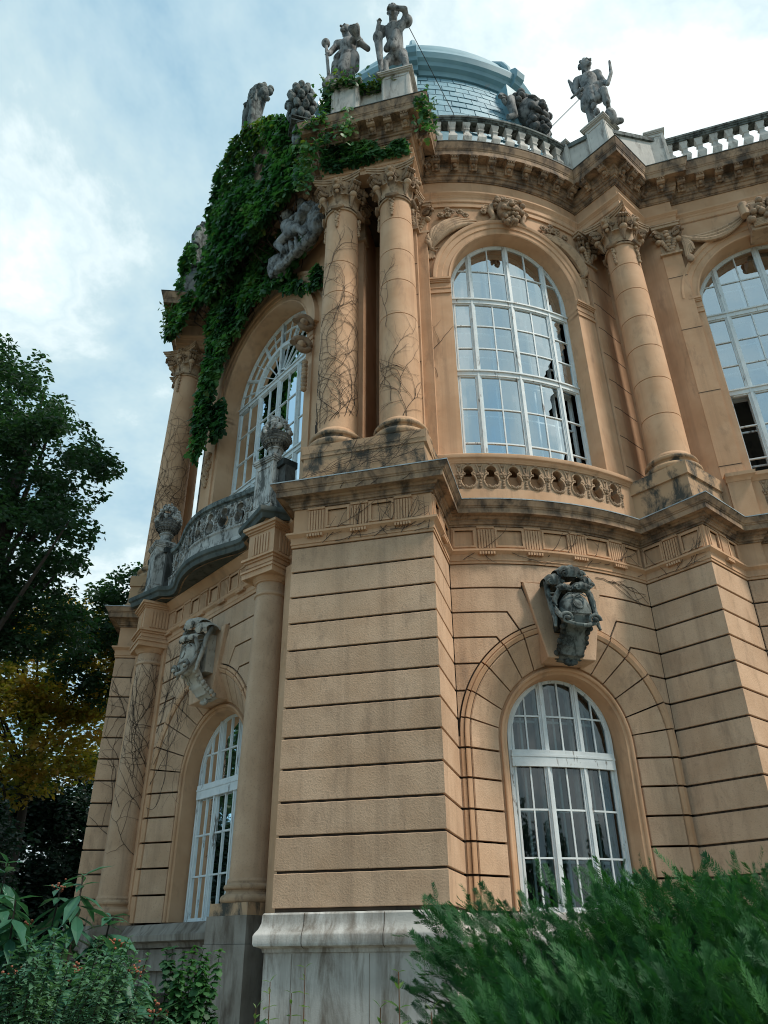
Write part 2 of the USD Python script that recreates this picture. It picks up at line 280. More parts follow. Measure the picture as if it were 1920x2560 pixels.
# ================================================================== lower storey
JZ = [2.17] + [2.67 + 0.5 * k for k in range(11)] + [8.18]       # course joints
G = 0.019                                                        # half a joint
def lathe_prof(*a): return list(a)
def seg_course(name, fr, s0, s1, z0, z1, mat=M_RC, va=-0.12, vb=0.0, curved=False, e0=True, e1=True):
    """one rusticated course with slightly softened arrises"""
    mb = MB(); c = 0.012
    pg = sbox(s0, z0 + G, s1, z1 - G)
    panel(mb, fr, pg, va, vb - c, curved=curved, back=False)
    a = pg.bounds; inner = sbox(a[0] + (c if e0 else 0), a[1] + c, a[2] - (c if e1 else 0), a[3] - c)
    S = np.arange(0, 1.0001, 1.0 / (max(1, round((s1 - s0) / 0.16)) if curved else 1))
    lo = np.array([[(a[0] + (a[2] - a[0]) * t, vb - c, zz) for t in S] for zz in (a[1], a[3])])
    hi = np.array([[(inner.bounds[0] + (inner.bounds[2] - inner.bounds[0]) * t, vb, zz) for t in S] for zz in (inner.bounds[1], inner.bounds[3])])
    for A in (np.stack([lo[0], hi[0], hi[1], lo[1]]),): mb.grid(fr(A.reshape(-1, 3)).reshape(A.shape))
    return part(PAL, name, mb, mat, 40)
def corner_course(pts, z0, z1):
    """a course that wraps round a pier's corners"""
    mb = MB(); c = 0.008; a, b = z0 + G, z1 - G
    sweep(mb, pts, [(-0.13, a), (-c, a), (0, a + c), (0, b - c), (-c, b), (-0.13, b)], cap=True)
    return part(PAL, 'course', mb, M_RC, 30)
AINL = fl(0.385, -0.55); CINL = fl(7.475, -0.55)
CFAR = mir(AR)
B2END = F2([(9.0, 0, 0)])[0, :2]
for k in range(12):
    corner_course([AINL, AL, AR, AI], JZ[k], JZ[k + 1])
    corner_course([CFAR, CL, CINL], JZ[k], JZ[k + 1])
    corner_course([BI, BC, BRI], JZ[k], JZ[k + 1])
# bed of the joints: a plain core just behind the courses
def core(name, pts, z0=0.0, z1=8.2, off=-0.036):
    mb = MB(); sweep(mb, pts, [(off - 0.5, z0), (off, z0), (off, z1), (off - 0.5, z1)]); return part(PAL, name, mb, M_JT, 30)
core('pier_core', [AINL, AL, AR, AI]); core('pier_core', [CFAR, CL, CINL]); core('pier_core', [BI, BC, BRI])

def lower_bay(fr, sc, smin, smax, curved, joints_left=True):
    """rusticated arched bay: courses, voussoirs, ring, keystone, reveal"""
    zc, rg, ri, ro = 4.86, 1.40, 1.98, 2.15
    mb = MB()
    hole = arch_poly(sc, zc, 1.0, ri, 48)
    panel(mb, fr, sbox(smin, 0.0, smax, 8.2).difference(hole), -0.6, -0.036, curved=curved); part(PAL, 'bay_wall', mb, M_JT, 30)
    mb = MB(); panel(mb, fr, sbox(sc - 2.1, 1.0, sc + 2.1, 7.4).difference(arch_poly(sc, zc, 0.5, rg + 0.05, 48)), -0.9, -0.47, curved=curved); part(PAL, 'bay_wall', mb, M_JT, 30)
    ang = {8: 64.5, 7: 52.5, 6: 38.0, 5: 22.5, 4: 9.0}             # joint index -> angle of its voussoir joint
    xb = {9: 0.80, 8: 1.14, 7: 1.37, 6: 1.70, 5: 2.02, 4: 2.13}
    zj = lambda k: 2.17 + 0.5 * k + 0.0 if k > 0 else 2.17
    zj = lambda k: JZ[k]
    keyang = 75.0
    # JZ index: 11 -> 7.67 (J1), 10 -> 7.17 (J2), 9 -> 6.67, 8 -> 6.17, 7 -> 5.67, 6 -> 5.17, 5 -> 4.67
    A = {10: 64.5, 9: 52.5, 8: 38.0, 7: 22.5, 6: 9.0}; X = {10: 1.14, 9: 1.38, 8: 1.70, 7: 2.0, 6: 2.135}
    def ptr(r, a): return (r * math.cos(rad(a)), zc + r * math.sin(rad(a)))
    def arc(r, a0, a1, n=10): return [ptr(r, a) for a in np.linspace(a0, a1, n)]
    for side in (-1, 1):
        def put(name, pts, v0=-0.12, v1=0.0, mat=M_RC, shrink=G):
            pg = Polygon([(sc + side * x, z) for x, z in pts]).buffer(0).buffer(-shrink, join_style=2)
            if pg.is_empty: return
            mb = MB(); panel(mb, fr, pg, v0, v1, curved=curved, back=False); part(PAL, name, mb, mat, 25)
        e = (smax - sc) if side > 0 else (sc - smin)
        e -= 0.0
        # top course and the courses whose joints turn into the arch
        put('course', [(e, JZ[11]), (0.80, JZ[11]), (0.80, 7.78), (0.0, 7.78), (0.0, 8.18), (e, 8.18)])
        put('course', [(e, JZ[10]), (X[10], JZ[10])] + arc(ro + .012, A[10], keyang, 6) + [(0.80, JZ[11]), (e, JZ[11])])
        for k in (9, 8, 7, 6):
            up = k + 1
            pts = [(e, JZ[k]), (X[k], JZ[k])] + arc(ro + .012, A[k], A[up], 8) + [(X[up], JZ[up]), (e, JZ[up])]
            put('course', pts)
        # ring and splayed voussoirs
        cuts = [0.0] + [A[k] for k in (6, 7, 8, 9, 10)] + [keyang]
        for a0, a1 in zip(cuts[:-1], cuts[1:]):
            b0, b1 = a0 + (0.4 if a0 else 0), a1 - 0.4
            m2 = MB(); n = max(3, int((a1 - a0) / 3))
            aa = (rad(b0), rad(b1)) if side > 0 else (math.pi - rad(b1), math.pi - rad(b0))
            archsweep(m2, fr, sc, zc, None, [(ri + 0.01, -0.06), (ri + 0.01, 0.0), (ri + .07, 0.035), (ri + .09, 0.035), (ri + .09, -0.01), (ri + .11, -0.01), (ri + .11, 0.015), (ro, 0.02), (ro, -0.06)], n, aa[0], aa[1])
            part(PAL, 'arch_ring', m2, M_ST, 25)
            m3 = MB(); b0, b1 = a0 + (0.45 if a0 else 0), a1 - 0.45
            aa = (rad(b0), rad(b1)) if side > 0 else (math.pi - rad(b1), math.pi - rad(b0))
            archsweep(m3, fr, sc, zc, None, [(rg + .04, -0.52), (rg + .04, -0.36), (rg + .055, -0.345), (ri - .025, -0.02), (ri, -0.03), (ri, -0.14)], n, aa[0], aa[1])
            part(PAL, 'voussoir', m3, M_RC, 25)
        # jamb blocks below the springing
        zz = [2.17, 2.67, 3.17, 3.67, 4.17, 4.67, 4.862]
        for z0, z1 in zip(zz[:-1], zz[1:]):
            z1e = z1 - (0.0 if z1 == 4.862 else G); z0e = z0 + (G if z0 != 2.17 else 0.0)
            def jam(name, prof, mat):
                mm = MB(); P = np.array([[(sc + side * r, v, z) for r, v in prof] for z in (z0e, z1e)])
                mm.grid(fr(P.reshape(-1, 3)).reshape(P.shape))
                for q in P: mm.add(fr(q), [(0, i, i + 1) for i in range(1, len(prof) - 1)])
                part(PAL, name, mm, mat, 25)
            jam('jamb_block', [(rg + .04, -0.52), (rg + .04, -0.36), (rg + .055, -0.345), (ri - .025, -0.02), (ri, -0.03), (ri, -0.14)], M_RC)
            jam('arch_ring', [(ri + 0.01, -0.06), (ri + 0.01, 0.0), (ri + .07, 0.035), (ri + .09, 0.035), (ri + .09, -0.01), (ri + .11, -0.01), (ri + .11, 0.015), (ro, 0.02), (ro, -0.06)], M_ST)
            if e > ro + 0.01:
                m4 = MB(); panel(m4, fr, sbox(min(sc + side * (ro - .005), sc + side * e), z0e, max(sc + side * (ro - .005), sc + side * e), z1e), -0.1, 0.0, curved=curved, back=False); part(PAL, 'course', m4, M_RC, 25)
    # reveal: round moulding then plain soffit to the window
    m5 = MB(); tor = [(rg - 0.035 + 0.04 * math.cos(t), -0.385 + 0.04 * math.sin(t)) for t in np.linspace(rad(60), rad(200), 7)]
    archsweep(m5, fr, sc, zc, 2.17, [(rg + .06, -0.42), (rg + 0.0, -0.40)] + tor + [(rg - .10, -0.41), (rg - .13, -0.42), (rg - .16, -0.80), (rg + .2, -0.80)], 40)
    part(PAL, 'arch_reveal', m5, M_ST, 40)
    # keystone wedge
    m6 = MB(); kz0, kz1, h0, h1 = 6.27, 7.76, 0.47, 0.80
    def wedge(v): return [(sc - h0, v, kz0), (sc + h0, v, kz0), (sc + h1, v, kz1), (sc - h1, v, kz1)]
    a, b = fr(wedge(-0.45)), fr(wedge(0.075)); b2 = fr([(sc - h0 + .012, 0.09, kz0 + .012), (sc + h0 - .012, 0.09, kz0 + .012), (sc + h1 - .012, 0.09, kz1 - .012), (sc - h1 + .012, 0.09, kz1 - .012)])
    m6.grid(np.stack([a, b, b2]), cv=True); m6.add(b2, [(0, 1, 2), (0, 2, 3)])
    part(PAL, 'keystone', m6, M_RC, 25)
    # sill
    m7 = MB(); m7.box(fr, sc - rg - .05, sc + rg + .05, -0.85, -0.30, 1.9, 2.13, n=10 if curved else 1); part(PAL, 'window_sill', m7, M_GS, 30)
lower_bay(FB, 0.0, -2.19, 2.19, True)
lower_bay(FLshift := (lambda A: FL(np.asarray(A, float).reshape(-1, 3) + [0, -0.55, 0])), LL / 2, 0.36, LL - 0.36, False)
# right bay, lower: only its first strip shows
for k in range(12): seg_course('course', F2, 0.02, 9.0, JZ[k], JZ[k + 1])
mb = MB(); panel(mb, F2, sbox(0, 0, 9.0, 8.2), -0.6, -0.036); part(PAL, 'bay_wall', mb, M_JT)

# ------------------------------------------------------------------ plinth
def plinth(pts, mat, out=0.06, name='plinth', mould=True, seams=()):
    mb = MB(); sweep(mb, pts, [(-0.5, -0.05), (out, -0.05), (out, 1.62), (-0.5, 1.62)]); pl = part(PAL, name, mb, mat, 30)
    if mould:
        P = np.asarray(pts); L = np.r_[0, np.cumsum(np.linalg.norm(np.diff(P, axis=0), axis=1))]
        prof = [(-0.1, 1.62), (out + .02, 1.62), (out + .03, 1.67), (out + .12, 1.70), (out + .135, 1.73), (out + .135, 1.83), (out + .12, 1.86), (out + .075, 1.92), (out + .045, 2.0), (out + .04, 2.10), (out + .02, 2.125), (-0.1, 2.135)]
        mb = MB(); sweep(mb, pts, prof); part(PAL, 'plinth_moulding', mb, mat, 35)
    return pl
plinth([AINL, AL, AR, AI], M_WS)
plinth([AI] + [FB([(s, 0, 0)])[0, :2] for s in np.linspace(-2.1, 2.1, 15)] + [BI], M_WS, mould=True)
plinth([BI, BC, BRI], M_WS); plinth([CFAR, CL, CINL], M_GS)
plinth([F2([(0.1, 0, 0)])[0, :2], B2END], M_WS)
# vertical joints of the pale plinth blocks
mb = MB()
for s in (0.37, 1.52, 2.3): m = MB(); m.box(FA, s - .006, s + .006, 0.05, 0.063, 0.0, 1.6); part(PAL, 'plinth_joint', m, M_GS, None)
for s in (0.55, 1.75): m = MB(); sweep(m, [FA([(s - .005, 0, 0)])[0, :2], FA([(s + .005, 0, 0)])[0, :2]], [(x + .003, z) for x, z in [(.03, 1.62), (.09, 1.67), (.18, 1.70), (.197, 1.73), (.197, 1.83), (.18, 1.86), (.135, 1.92), (.105, 2.0), (.10, 2.1), (.08, 2.12)]], cap=False); part(PAL, 'plinth_joint', m, M_JT, None)
# left front: sill course and panelled apron under the window
mb = MB(); sweep(mb, [fl(6.0, -0.5), fl(1.85, -0.5)], [(-0.5, 1.72), (0.02, 1.72), (0.05, 1.80), (0.16, 1.83), (0.17, 1.93), (0.10, 2.0), (0.04, 2.09), (0.0, 2.12), (-0.5, 2.14)]); part(PAL, 'sill_course', mb, M_GS)
mb = MB(); panel(mb, FL, sbox(0.36, -0.05, LL - .36, 1.73), -1.0, -0.62)
for a, b, c, d in ((2.1, 5.7, 0.0, 0.5), (2.1, 5.7, 1.35, 1.7), (1.85, 2.1, 0.0, 1.7), (5.7, 6.0, 0.0, 1.7)): mb.box(FL, a, b, -0.62, -0.53, c, d)
part(PAL, 'window_apron', mb, M_GS)

# ------------------------------------------------------------------ entablature between the storeys
def entab(pts, cap=True, cornice=True):
    mb = MB(); sweep(mb, pts, [(-0.3, 8.18), (0.02, 8.18), (0.02, 8.235), (0.035, 8.235), (0.035, 8.26), (0.03, 8.27), (0.03, 8.37), (0.05, 8.385), (0.09, 8.41), (0.11, 8.42), (0.11, 8.46), (0.05, 8.475), (-0.3, 8.475)]); part(PAL, 'architrave', mb, M_ST, 30)
    mb = MB(); sweep(mb, pts, [(-0.3, 8.47), (0.0, 8.47), (0.0, 9.0), (-0.3, 9.0)]); part(PAL, 'frieze', mb, M_ST, 30)
    if cornice:
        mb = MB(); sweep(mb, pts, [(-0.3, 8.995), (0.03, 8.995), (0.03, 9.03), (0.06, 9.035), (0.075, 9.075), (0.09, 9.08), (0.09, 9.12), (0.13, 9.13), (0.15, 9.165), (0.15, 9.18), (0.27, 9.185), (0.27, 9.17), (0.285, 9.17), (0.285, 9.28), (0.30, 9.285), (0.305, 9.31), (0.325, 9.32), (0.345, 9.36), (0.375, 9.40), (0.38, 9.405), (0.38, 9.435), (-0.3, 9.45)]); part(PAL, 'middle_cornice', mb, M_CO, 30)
        mb = MB(); sweep(mb, pts, [(-0.3, 9.454), (0.392, 9.439), (0.392, 9.425), (0.394, 9.425), (0.396, 9.445), (-0.3, 9.462)]); part(PAL, 'cornice_flashing', mb, M_ZN, 30)
bowpts = [FB([(s, 0, 0)])[0, :2] for s in np.linspace(-2.12, 2.12, 25)]
ENT_L = [AINL, AL, AR, AI] + bowpts + [BI, BC, BRI, B2END]
entab([AINL, AL, AR, AI] + bowpts + [BI, BC, F2([(0.0, 0, 0)])[0, :2] + 0.0, F2([(0.45, 0, 0)])[0, :2], F2([(0.45, -0.12, 0)])[0, :2], F2([(9, -0.12, 0)])[0, :2]])
entab([CFAR, CL, CINL])
LWALL = [fl(LL - .385, -0.55), fl(0.385, -0.55)]
mb = MB(); sweep(mb, LWALL, [(-0.3, 8.18), (0.02, 8.18), (0.02, 8.25), (0.035, 8.27), (0.03, 8.37), (0.09, 8.41), (0.11, 8.46), (0.0, 8.48), (0.0, 9.0), (0.05, 9.02), (0.12, 9.1), (0.2, 9.15), (0.2, 9.25), (-0.3, 9.25)]); part(PAL, 'architrave', mb, M_ST, 30)

def triglyph(fr, s, w=0.32, off=0.0, n=5):
    mb = MB(); mb.box(fr, s - w / 2, s + w / 2, off - .05, off + 0.018, 8.50, 8.97, n=2)
    mb.box(fr, s - w / 2 - .01, s + w / 2 + .01, off - .05, off + 0.05, 8.94, 8.985, n=2)
    k = n + 1; p = w / k
    for i in range(k):
        c = s - w / 2 + (i + .5) * p; mb.box(fr, c - p * .34, c + p * .34, off, off + 0.045, 8.50, 8.92)
    part(PAL, 'triglyph', mb, M_ST, 20)
    mb = MB()
    for i in range(6):
        c = s - w / 2 + (i + .5) * w / 6; mb.box(fr, c - .018, c + .018, off + 0.02, off + 0.105, 8.345, 8.40)
    part(PAL, 'guttae', mb, M_ST, 20)
def frieze_panel(fr, s, w=0.38, off=0.0, z0=8.56, z1=8.90):
    mb = MB(); t = 0.07
    o = sbox(s - w / 2 - t, z0 - t, s + w / 2 + t, z1 + t).difference(sbox(s - w / 2, z0, s + w / 2, z1)); panel(mb, fr, o, off - 0.02, off + 0.03, curved=fr is FB, back=False)
    o = sbox(s - w / 2 - t * .55, z0 - t * .55, s + w / 2 + t * .55, z1 + t * .55).difference(sbox(s - w / 2, z0, s + w / 2, z1)); panel(mb, fr, o, off - 0.02, off + 0.05, curved=fr is FB, back=False)
    part(PAL, 'frieze_panel', mb, M_ST, 20)
for s in (0.455, 1.30, 2.14): triglyph(FA, s)
for s in (0.88, 1.73): frieze_panel(FA, s)
for s in (0.72,): triglyph(FAR, s); frieze_panel(FAR, 0.28); frieze_panel(FAR, 1.16)
for s in (-1.43, -.48, .48, 1.43): triglyph(FB, s)
for s in (-.955, 0, .955): frieze_panel(FB, s, 0.5)
for s in (-1.86, 1.86): frieze_panel(FB, s, 0.36)
triglyph(FBL, 0.71); frieze_panel(FBL, 0.28, .36); frieze_panel(FBL, 1.14, .36)
triglyph(FBR, 0.70, .26); frieze_panel(FBR, 0.30, .30); frieze_panel(FBR, 1.06, .30); frieze_panel(F2, 0.85, .3, off=-.12)
for s in (1.85, 2.65, 3.45, 4.4, 5.2, 6.0): triglyph(FL, s, off=-.55)
for s in (2.25, 3.05, 3.93, 4.8, 5.6): frieze_panel(FL, s, .34, off=-.55)

# ------------------------------------------------------------------ lower half columns and balcony of the left front
def lower_column(s, ang):
    P = fl(s, -0.35); f = at(P, ang)
    mb = MB(); prof = [(0.0, 2.62)]
    r0, r1 = 0.345, 0.29
    sh = [(r0 + .03, 2.62), (r0 + .03, 2.645), (r0, 2.69)] + [(r0 + (r1 - r0) * t ** 1.6, 2.69 + t * 4.95) for t in np.linspace(0, 1, 14)] + [(r1 + .03, 7.66), (r1 + .035, 7.69), (r1 + .01, 7.72), (r1, 7.74), (r1, 7.93)]
    for zj in (4.35, 6.05):
        pass
    mb.lathe(sh, 40, f); c = part(PAL, 'column', mb, M_RC, 40)
    mb = MB(); t = lambda R, z, q: [(R + q * math.cos(a), z + q * math.sin(a)) for a in np.linspace(-math.pi / 2, math.pi / 2, 8)]
    mb.lathe([(0.2, 2.30)] + t(r0 + .06, 2.37, .065) + [(r0 + .06, 2.44), (r0 + .035, 2.47), (r0 + .04, 2.50)] + t(r0 + .035, 2.545, .045) + [(r0 + .03, 2.60), (r0 + .03, 2.625), (0.2, 2.63)], 40, f); part(c, 'base', mb, M_ST2, 40)
    g = lambda V: f(np.asarray(V))
    def slab(mm, h, z0, z1): mm.tm(trimesh.creation.box(extents=(2 * h, 2 * h, z1 - z0)), lambda V: f(V + [0, 0, (z0 + z1) / 2]))
    mb = MB(); slab(mb, .43, 2.13, 2.31); part(c, 'base_block', mb, M_PED, 20)
    mb = MB(); slab(mb, .46, 1.74, 2.13); slab(mb, .475, -0.1, 1.735); part(c, 'pedestal', mb, M_GS, 20)
    mb = MB(); mb.lathe([(r1, 7.92), (r1 + .03, 7.93), (r1 + .03, 7.955), (r1 + .07, 7.99), (r1 + .10, 8.03), (0.2, 8.03)], 36, f)
    slab(mb, .42, 8.03, 8.15); slab(mb, .445, 8.15, 8.19); slab(mb, .365, 8.19, 8.27); slab(mb, .38, 8.27, 8.36); slab(mb, .41, 8.36, 8.41); slab(mb, .45, 8.41, 8.46); part(c, 'capital', mb, M_ST, 30)
    mb = MB(); slab(mb, .36, 8.45, 9.02); slab(mb, .385, 9.02, 9.06); slab(mb, .42, 9.06, 9.11); slab(mb, .46, 9.11, 9.17)
    for sx in (-1, 1):
        for i in range(6):
            x = -0.19 + i * 0.076
            for (px, py, ex, ey) in ((x, sx * .37, .05, .03), (sx * .37, x, .03, .05)):
                mb.tm(trimesh.creation.box(extents=(ex, ey, .42)), lambda V: f(V + [px, py, 8.73]))
    part(c, 'entablature_block', mb, M_ST, 20)
    return P
uang = math.atan2(FLr.u[1], FLr.u[0])
lower_column(1.22, uang + rad(12)); lower_column(6.52, uang - rad(12))
# flat strips beside the columns
for a, b, v in ((0.40, 0.74, -0.36), (0.60, 1.78, -0.50), (6.08, 7.4, -0.50), (7.1, 7.46, -0.36)):
    mb = MB(); mb.box(FL, a, b, -0.9, v, 2.13, 8.18); part(PAL, 'pilaster_strip', mb, M_ST, 20)
# balcony slab: concave blocks over the columns, a bow between
def spline(pts, n=60):
    from scipy.interpolate import CubicSpline
    P = np.asarray(pts, float); t = np.r_[0, np.cumsum(np.linalg.norm(np.diff(P, axis=0), axis=1))]; c = CubicSpline(t, P); return c(np.linspace(0, t[-1], n))
half = spline([(2.16, -0.10), (2.32, -0.17), (2.55, -0.13), (3.0, 0.03), (3.5, 0.16), (LL / 2, 0.20)], 22)
half = np.vstack([[(0.56, -0.45), (0.86, 0.25), (2.06, 0.04)], half])
bal = np.vstack([half, [(LL - s, v) for s, v in half[::-1][1:]]])
balw = [fl(s, v) for s, v in bal[::-1]]                              # far end first, so that outward is on the right
def in_path(o): return [tuple(p) for p in offset_path(balw, [o])[:, 0]]
mb = MB(); sweep(mb, balw, [(-0.9, 9.17), (-0.18, 9.17), (-0.17, 9.20), (-0.08, 9.21), (-0.06, 9.26), (-0.05, 9.31), (-0.01, 9.34), (0.0, 9.38), (0.0, 9.44), (-0.9, 9.45)]); part(PAL, 'balcony_slab', mb, M_CU, 35)
mb = MB(); pg = Polygon([tuple(fl(s, v - 0.15)) for s, v in bal] + [tuple(fl(7.4, -1.5)), tuple(fl(.45, -1.5))]).buffer(0)
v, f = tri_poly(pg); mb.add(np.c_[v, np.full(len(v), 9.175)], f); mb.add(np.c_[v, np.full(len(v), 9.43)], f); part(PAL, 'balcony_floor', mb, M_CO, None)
# balcony parapet
hp_ = spline([(1.75, -0.33), (2.1, -0.33), (2.45, -0.25), (2.95, -0.09), (3.5, 0.04), (LL / 2, 0.075)], 30)
par = np.vstack([hp_, [(LL - s, v) for s, v in hp_[::-1][1:]]]); parw = [fl(s, v) for s, v in par[::-1]]
mb = MB(); sweep(mb, parw, [(-0.22, 9.44), (0.02, 9.44), (0.02, 9.56), (0.0, 9.58), (0.0, 9.80), (0.03, 9.83), (0.03, 9.87), (-0.22, 9.88)]); part(PAL, 'balcony_base', mb, M_BS, 35)
mb = MB(); sweep(mb, parw, [(-0.25, 10.50), (-0.01, 10.50), (0.0, 10.54), (0.05, 10.56), (0.06, 10.60), (0.06, 10.66), (0.03, 10.70), (-0.27, 10.70)]); part(PAL, 'balcony_rail', mb, M_DK, 35)
def path_frame(pts):
    P = np.asarray(pts, float); L = np.r_[0, np.cumsum(np.linalg.norm(np.diff(P, axis=0), axis=1))]; d = np.gradient(P, axis=0); d /= np.linalg.norm(d, axis=1, keepdims=True)
    def f(A):
        A = np.asarray(A, float).reshape(-1, 3); s = A[:, 0]
        x = np.interp(s, L, P[:, 0]); y = np.interp(s, L, P[:, 1]); ux = np.interp(s, L, d[:, 0]); uy = np.interp(s, L, d[:, 1])
        return np.c_[x + A[:, 1] * uy, y - A[:, 1] * ux, A[:, 2]]
    f.L = L[-1]; return f
def keyhole(s, z0, z1, k=1.0):
    """the pierced opening between two carved balusters: narrow head over a wide bulb"""
    h = z1 - z0
    c1 = shapely.Point(s, z0 + h * .74).buffer(.112 * k, 16); c2 = affinity.scale(shapely.Point(s, z0 + h * .31).buffer(.155 * k, 16), 1, 1.12)
    return c1.union(c2).union(sbox(s - .062 * k, z0 + h * .35, s + .062 * k, z0 + h * .74)).buffer(.012).buffer(-.012)
def pierced(fr, s0, s1, n, z0, z1, mat, v=0.0, th=0.17, step=0.08, name='pierced_balustrade', lab=None):
    p = (s1 - s0) / n; mb = MB(); holes = [keyhole(s0 + (i + .5) * p, z0 + .03, z1 - .02, p / 0.46) for i in range(n)]
    pg = sbox(s0, z0, s1, z1)
    for h in holes: pg = pg.difference(h)
    panel(mb, fr, pg, v - th, v, step=step, curved=True); root = part(PAL, name, mb, mat, 30, label=lab)
    for i, h in enumerate(holes):                                   # carved rim, shell below, scrolls at the neck
        m = MB(); c = np.array(h.exterior.coords)[::2]; c = np.vstack([c, c[:1]])
        m.tube(np.c_[c[:, 0], np.full(len(c), v + .008), c[:, 1]], 0.019, 5, fr, cap=False)
        s = s0 + (i + .5) * p; hh = z1 - z0
        for sg in (-1, 1):
            t = np.linspace(0, 4.6, 12); r = .045 * (1 - t / 6.2); m.tube(np.c_[s + sg * (.085 * p / .46 + r * np.cos(t)), np.full(12, v + .022), z0 + hh * .57 + r * np.sin(t)], .013, 5, fr)
        for k in range(5): a = rad(200 + 35 * k); m.ball((s + .07 * math.cos(a), v + .015, z0 + .085 + .05 * math.sin(a)), (.030, .028, .030), 1, fr)
        m.ball((s, v + .02, z1 - .03), (.05, .03, .025), 1, fr); part(root, 'carved_rim', m, mat, 60)
    for i in range(n + 1):                                          # rosette and leaf on every baluster
        m = MB(); s = s0 + i * p; s = min(max(s, s0 + .05), s1 - .05); zz = z0 + (z1 - z0) * .52
        m.ball((s, v + .03, zz), (.032, .035, .032), 1, fr)
        for k in range(5): a = rad(90 + 72 * k); m.ball((s + .05 * math.cos(a), v + .018, zz + .05 * math.sin(a)), (.032, .02, .032), 1, fr)
        for k in range(3): m.ball((s, v + .012, z0 + .07 + k * .06), (.035 - .006 * k, .025, .03), 1, fr)
        for sg in (-1, 1):
            t = np.linspace(0, 1, 7); m.tube(np.c_[s + sg * (.025 + .05 * t ** 2), np.full(7, v + .012), zz + .08 + t * (z1 - zz - .1)], .014, 5, fr)
        m.ball((s, v + .01, z1 - .06), (.05, .03, .03), 1, fr); part(root, 'rosette', m, mat, 60)
PF = path_frame(parw)
pierced(PF, 0.12, PF.L - 0.12, 9, 9.88, 10.51, M_BS, v=-.02)
def post(P, ang, z0, z1, h, mat, name='pedestal', cap=.06, inset=True):
    f = at(P, ang); mb = MB()
    def slab(hh, a, b): mb.tm(trimesh.creation.box(extents=(2 * hh, 2 * hh, b - a)), lambda V: f(V + [0, 0, (a + b) / 2]))
    slab(h + .05, z0, z0 + .16); slab(h + .025, z0 + .16, z0 + .2); slab(h, z0 + .2, z1 - .14)
    slab(h + cap * .4, z1 - .14, z1 - .10); slab(h + cap * .8, z1 - .10, z1 - .06); slab(h + cap, z1 - .06, z1 - .015); slab(h + cap * .85, z1 - .015, z1)
    if inset:
        for sx, sy in ((1, 0), (-1, 0), (0, 1), (0, -1)):
            for (du, dz, eu, ez) in ((-(h - .06), 0, .05, (z1 - z0) - .5), (h - .06, 0, .05, (z1 - z0) - .5), (0, ((z1 - z0) - .5) / 2, 2 * h - .1, .05), (0, -((z1 - z0) - .5) / 2, 2 * h - .1, .05)):
                c = np.array([sx * h, sy * h, (z0 + z1) / 2 + dz]) + (np.array([0, du, 0]) if sx else np.array([du, 0, 0]))
                e = (.03, eu, ez) if sx else (eu, .03, ez)
                mb.tm(trimesh.creation.box(extents=e), lambda V: f(V + c))
    return part(PAL, name, mb, mat, 20)
URN_SPOTS = [(1.30, -0.26, uang + rad(10)), (6.45, -0.26, uang - rad(10))]
for s, v_, a_ in URN_SPOTS: post(fl(s, v_), a_, 9.44, 10.86, .27, M_BS)
for a, b in ((0.75, 1.1), (1.5, 1.78), (LL - 1.78, LL - 1.5), (LL - 1.1, LL - .75)):
    mb = MB(); mb.box(FL, a, b, -.45, -.2, 9.44, 10.55); part(PAL, 'balcony_base', mb, M_BS, 20)
    mb = MB(); mb.box(FL, a, b, -.5, -.14, 10.55, 10.70); part(PAL, 'balcony_rail', mb, M_DK, 20)

# ================================================================== upper storey
# parapets under the windows
mb = MB(); pts = [FB([(s, 0, 0)])[0, :2] for s in np.linspace(-2.45, 2.45, 31)]
sweep(mb, pts, [(-0.5, 9.44), (0.03, 9.44), (0.03, 9.88), (-0.5, 9.88)]); part(PAL, 'parapet_base', mb, M_ST, 35)
mb = MB(); sweep(mb, pts, [(-0.45, 10.51), (0.04, 10.51), (0.05, 10.54), (0.08, 10.56), (0.09, 10.585), (0.14, 10.60), (0.15, 10.63), (0.15, 10.68), (0.13, 10.70), (-0.45, 10.71)]); part(PAL, 'parapet_rail', mb, M_ST, 30)
for sg in (-1, 1):
    mb = MB(); a, b = sorted((sg * 1.92, sg * 2.45)); panel(mb, FB, sbox(a, 9.88, b, 10.515), -.3, .025, curved=True); part(PAL, 'parapet_end', mb, M_ST)
pierced(FB, -1.92, 1.92, 8, 9.88, 10.51, M_ST2, v=.02)
mb = MB(); panel(mb, FB, sbox(-1.95, 9.88, 1.95, 10.515), -.5, -.42, curved=True); part(PAL, 'parapet_backing', mb, M_ST)
mb = MB(); sweep(mb, [F2([(s, 0, 0)])[0, :2] for s in (0.2, 5)], [(-0.5, 9.44), (-.09, 9.44), (-.09, 9.88), (-0.5, 9.88)]); part(PAL, 'parapet_base', mb, M_ST)
mb = MB(); sweep(mb, [F2([(s, v_, 0)])[0, :2] for s, v_ in ((0.1, .05), (0.62, .05), (0.62, -.06), (5, -.06))], [(-0.6, 10.51), (-.02, 10.51), (0.0, 10.55), (0.05, 10.585), (0.09, 10.60), (0.1, 10.68), (-.6, 10.70)]); part(PAL, 'parapet_rail', mb, M_ST, 30)
mb = MB(); mb.box(F2, .12, .60, -.5, 0.02, 9.44, 10.53); part(PAL, 'parapet_end', mb, M_ST)
mb = MB(); mb.box(F2, .60, .80, -.5, -.09, 9.88, 10.53); part(PAL, 'parapet_end', mb, M_ST)
pierced(F2, 0.80, 4.1, 7, 9.88, 10.51, M_ST2, v=-.10)
mb = MB(); panel(mb, F2, sbox(.7, 9.88, 5, 10.515), -.6, -.52); part(PAL, 'parapet_backing', mb, M_ST)

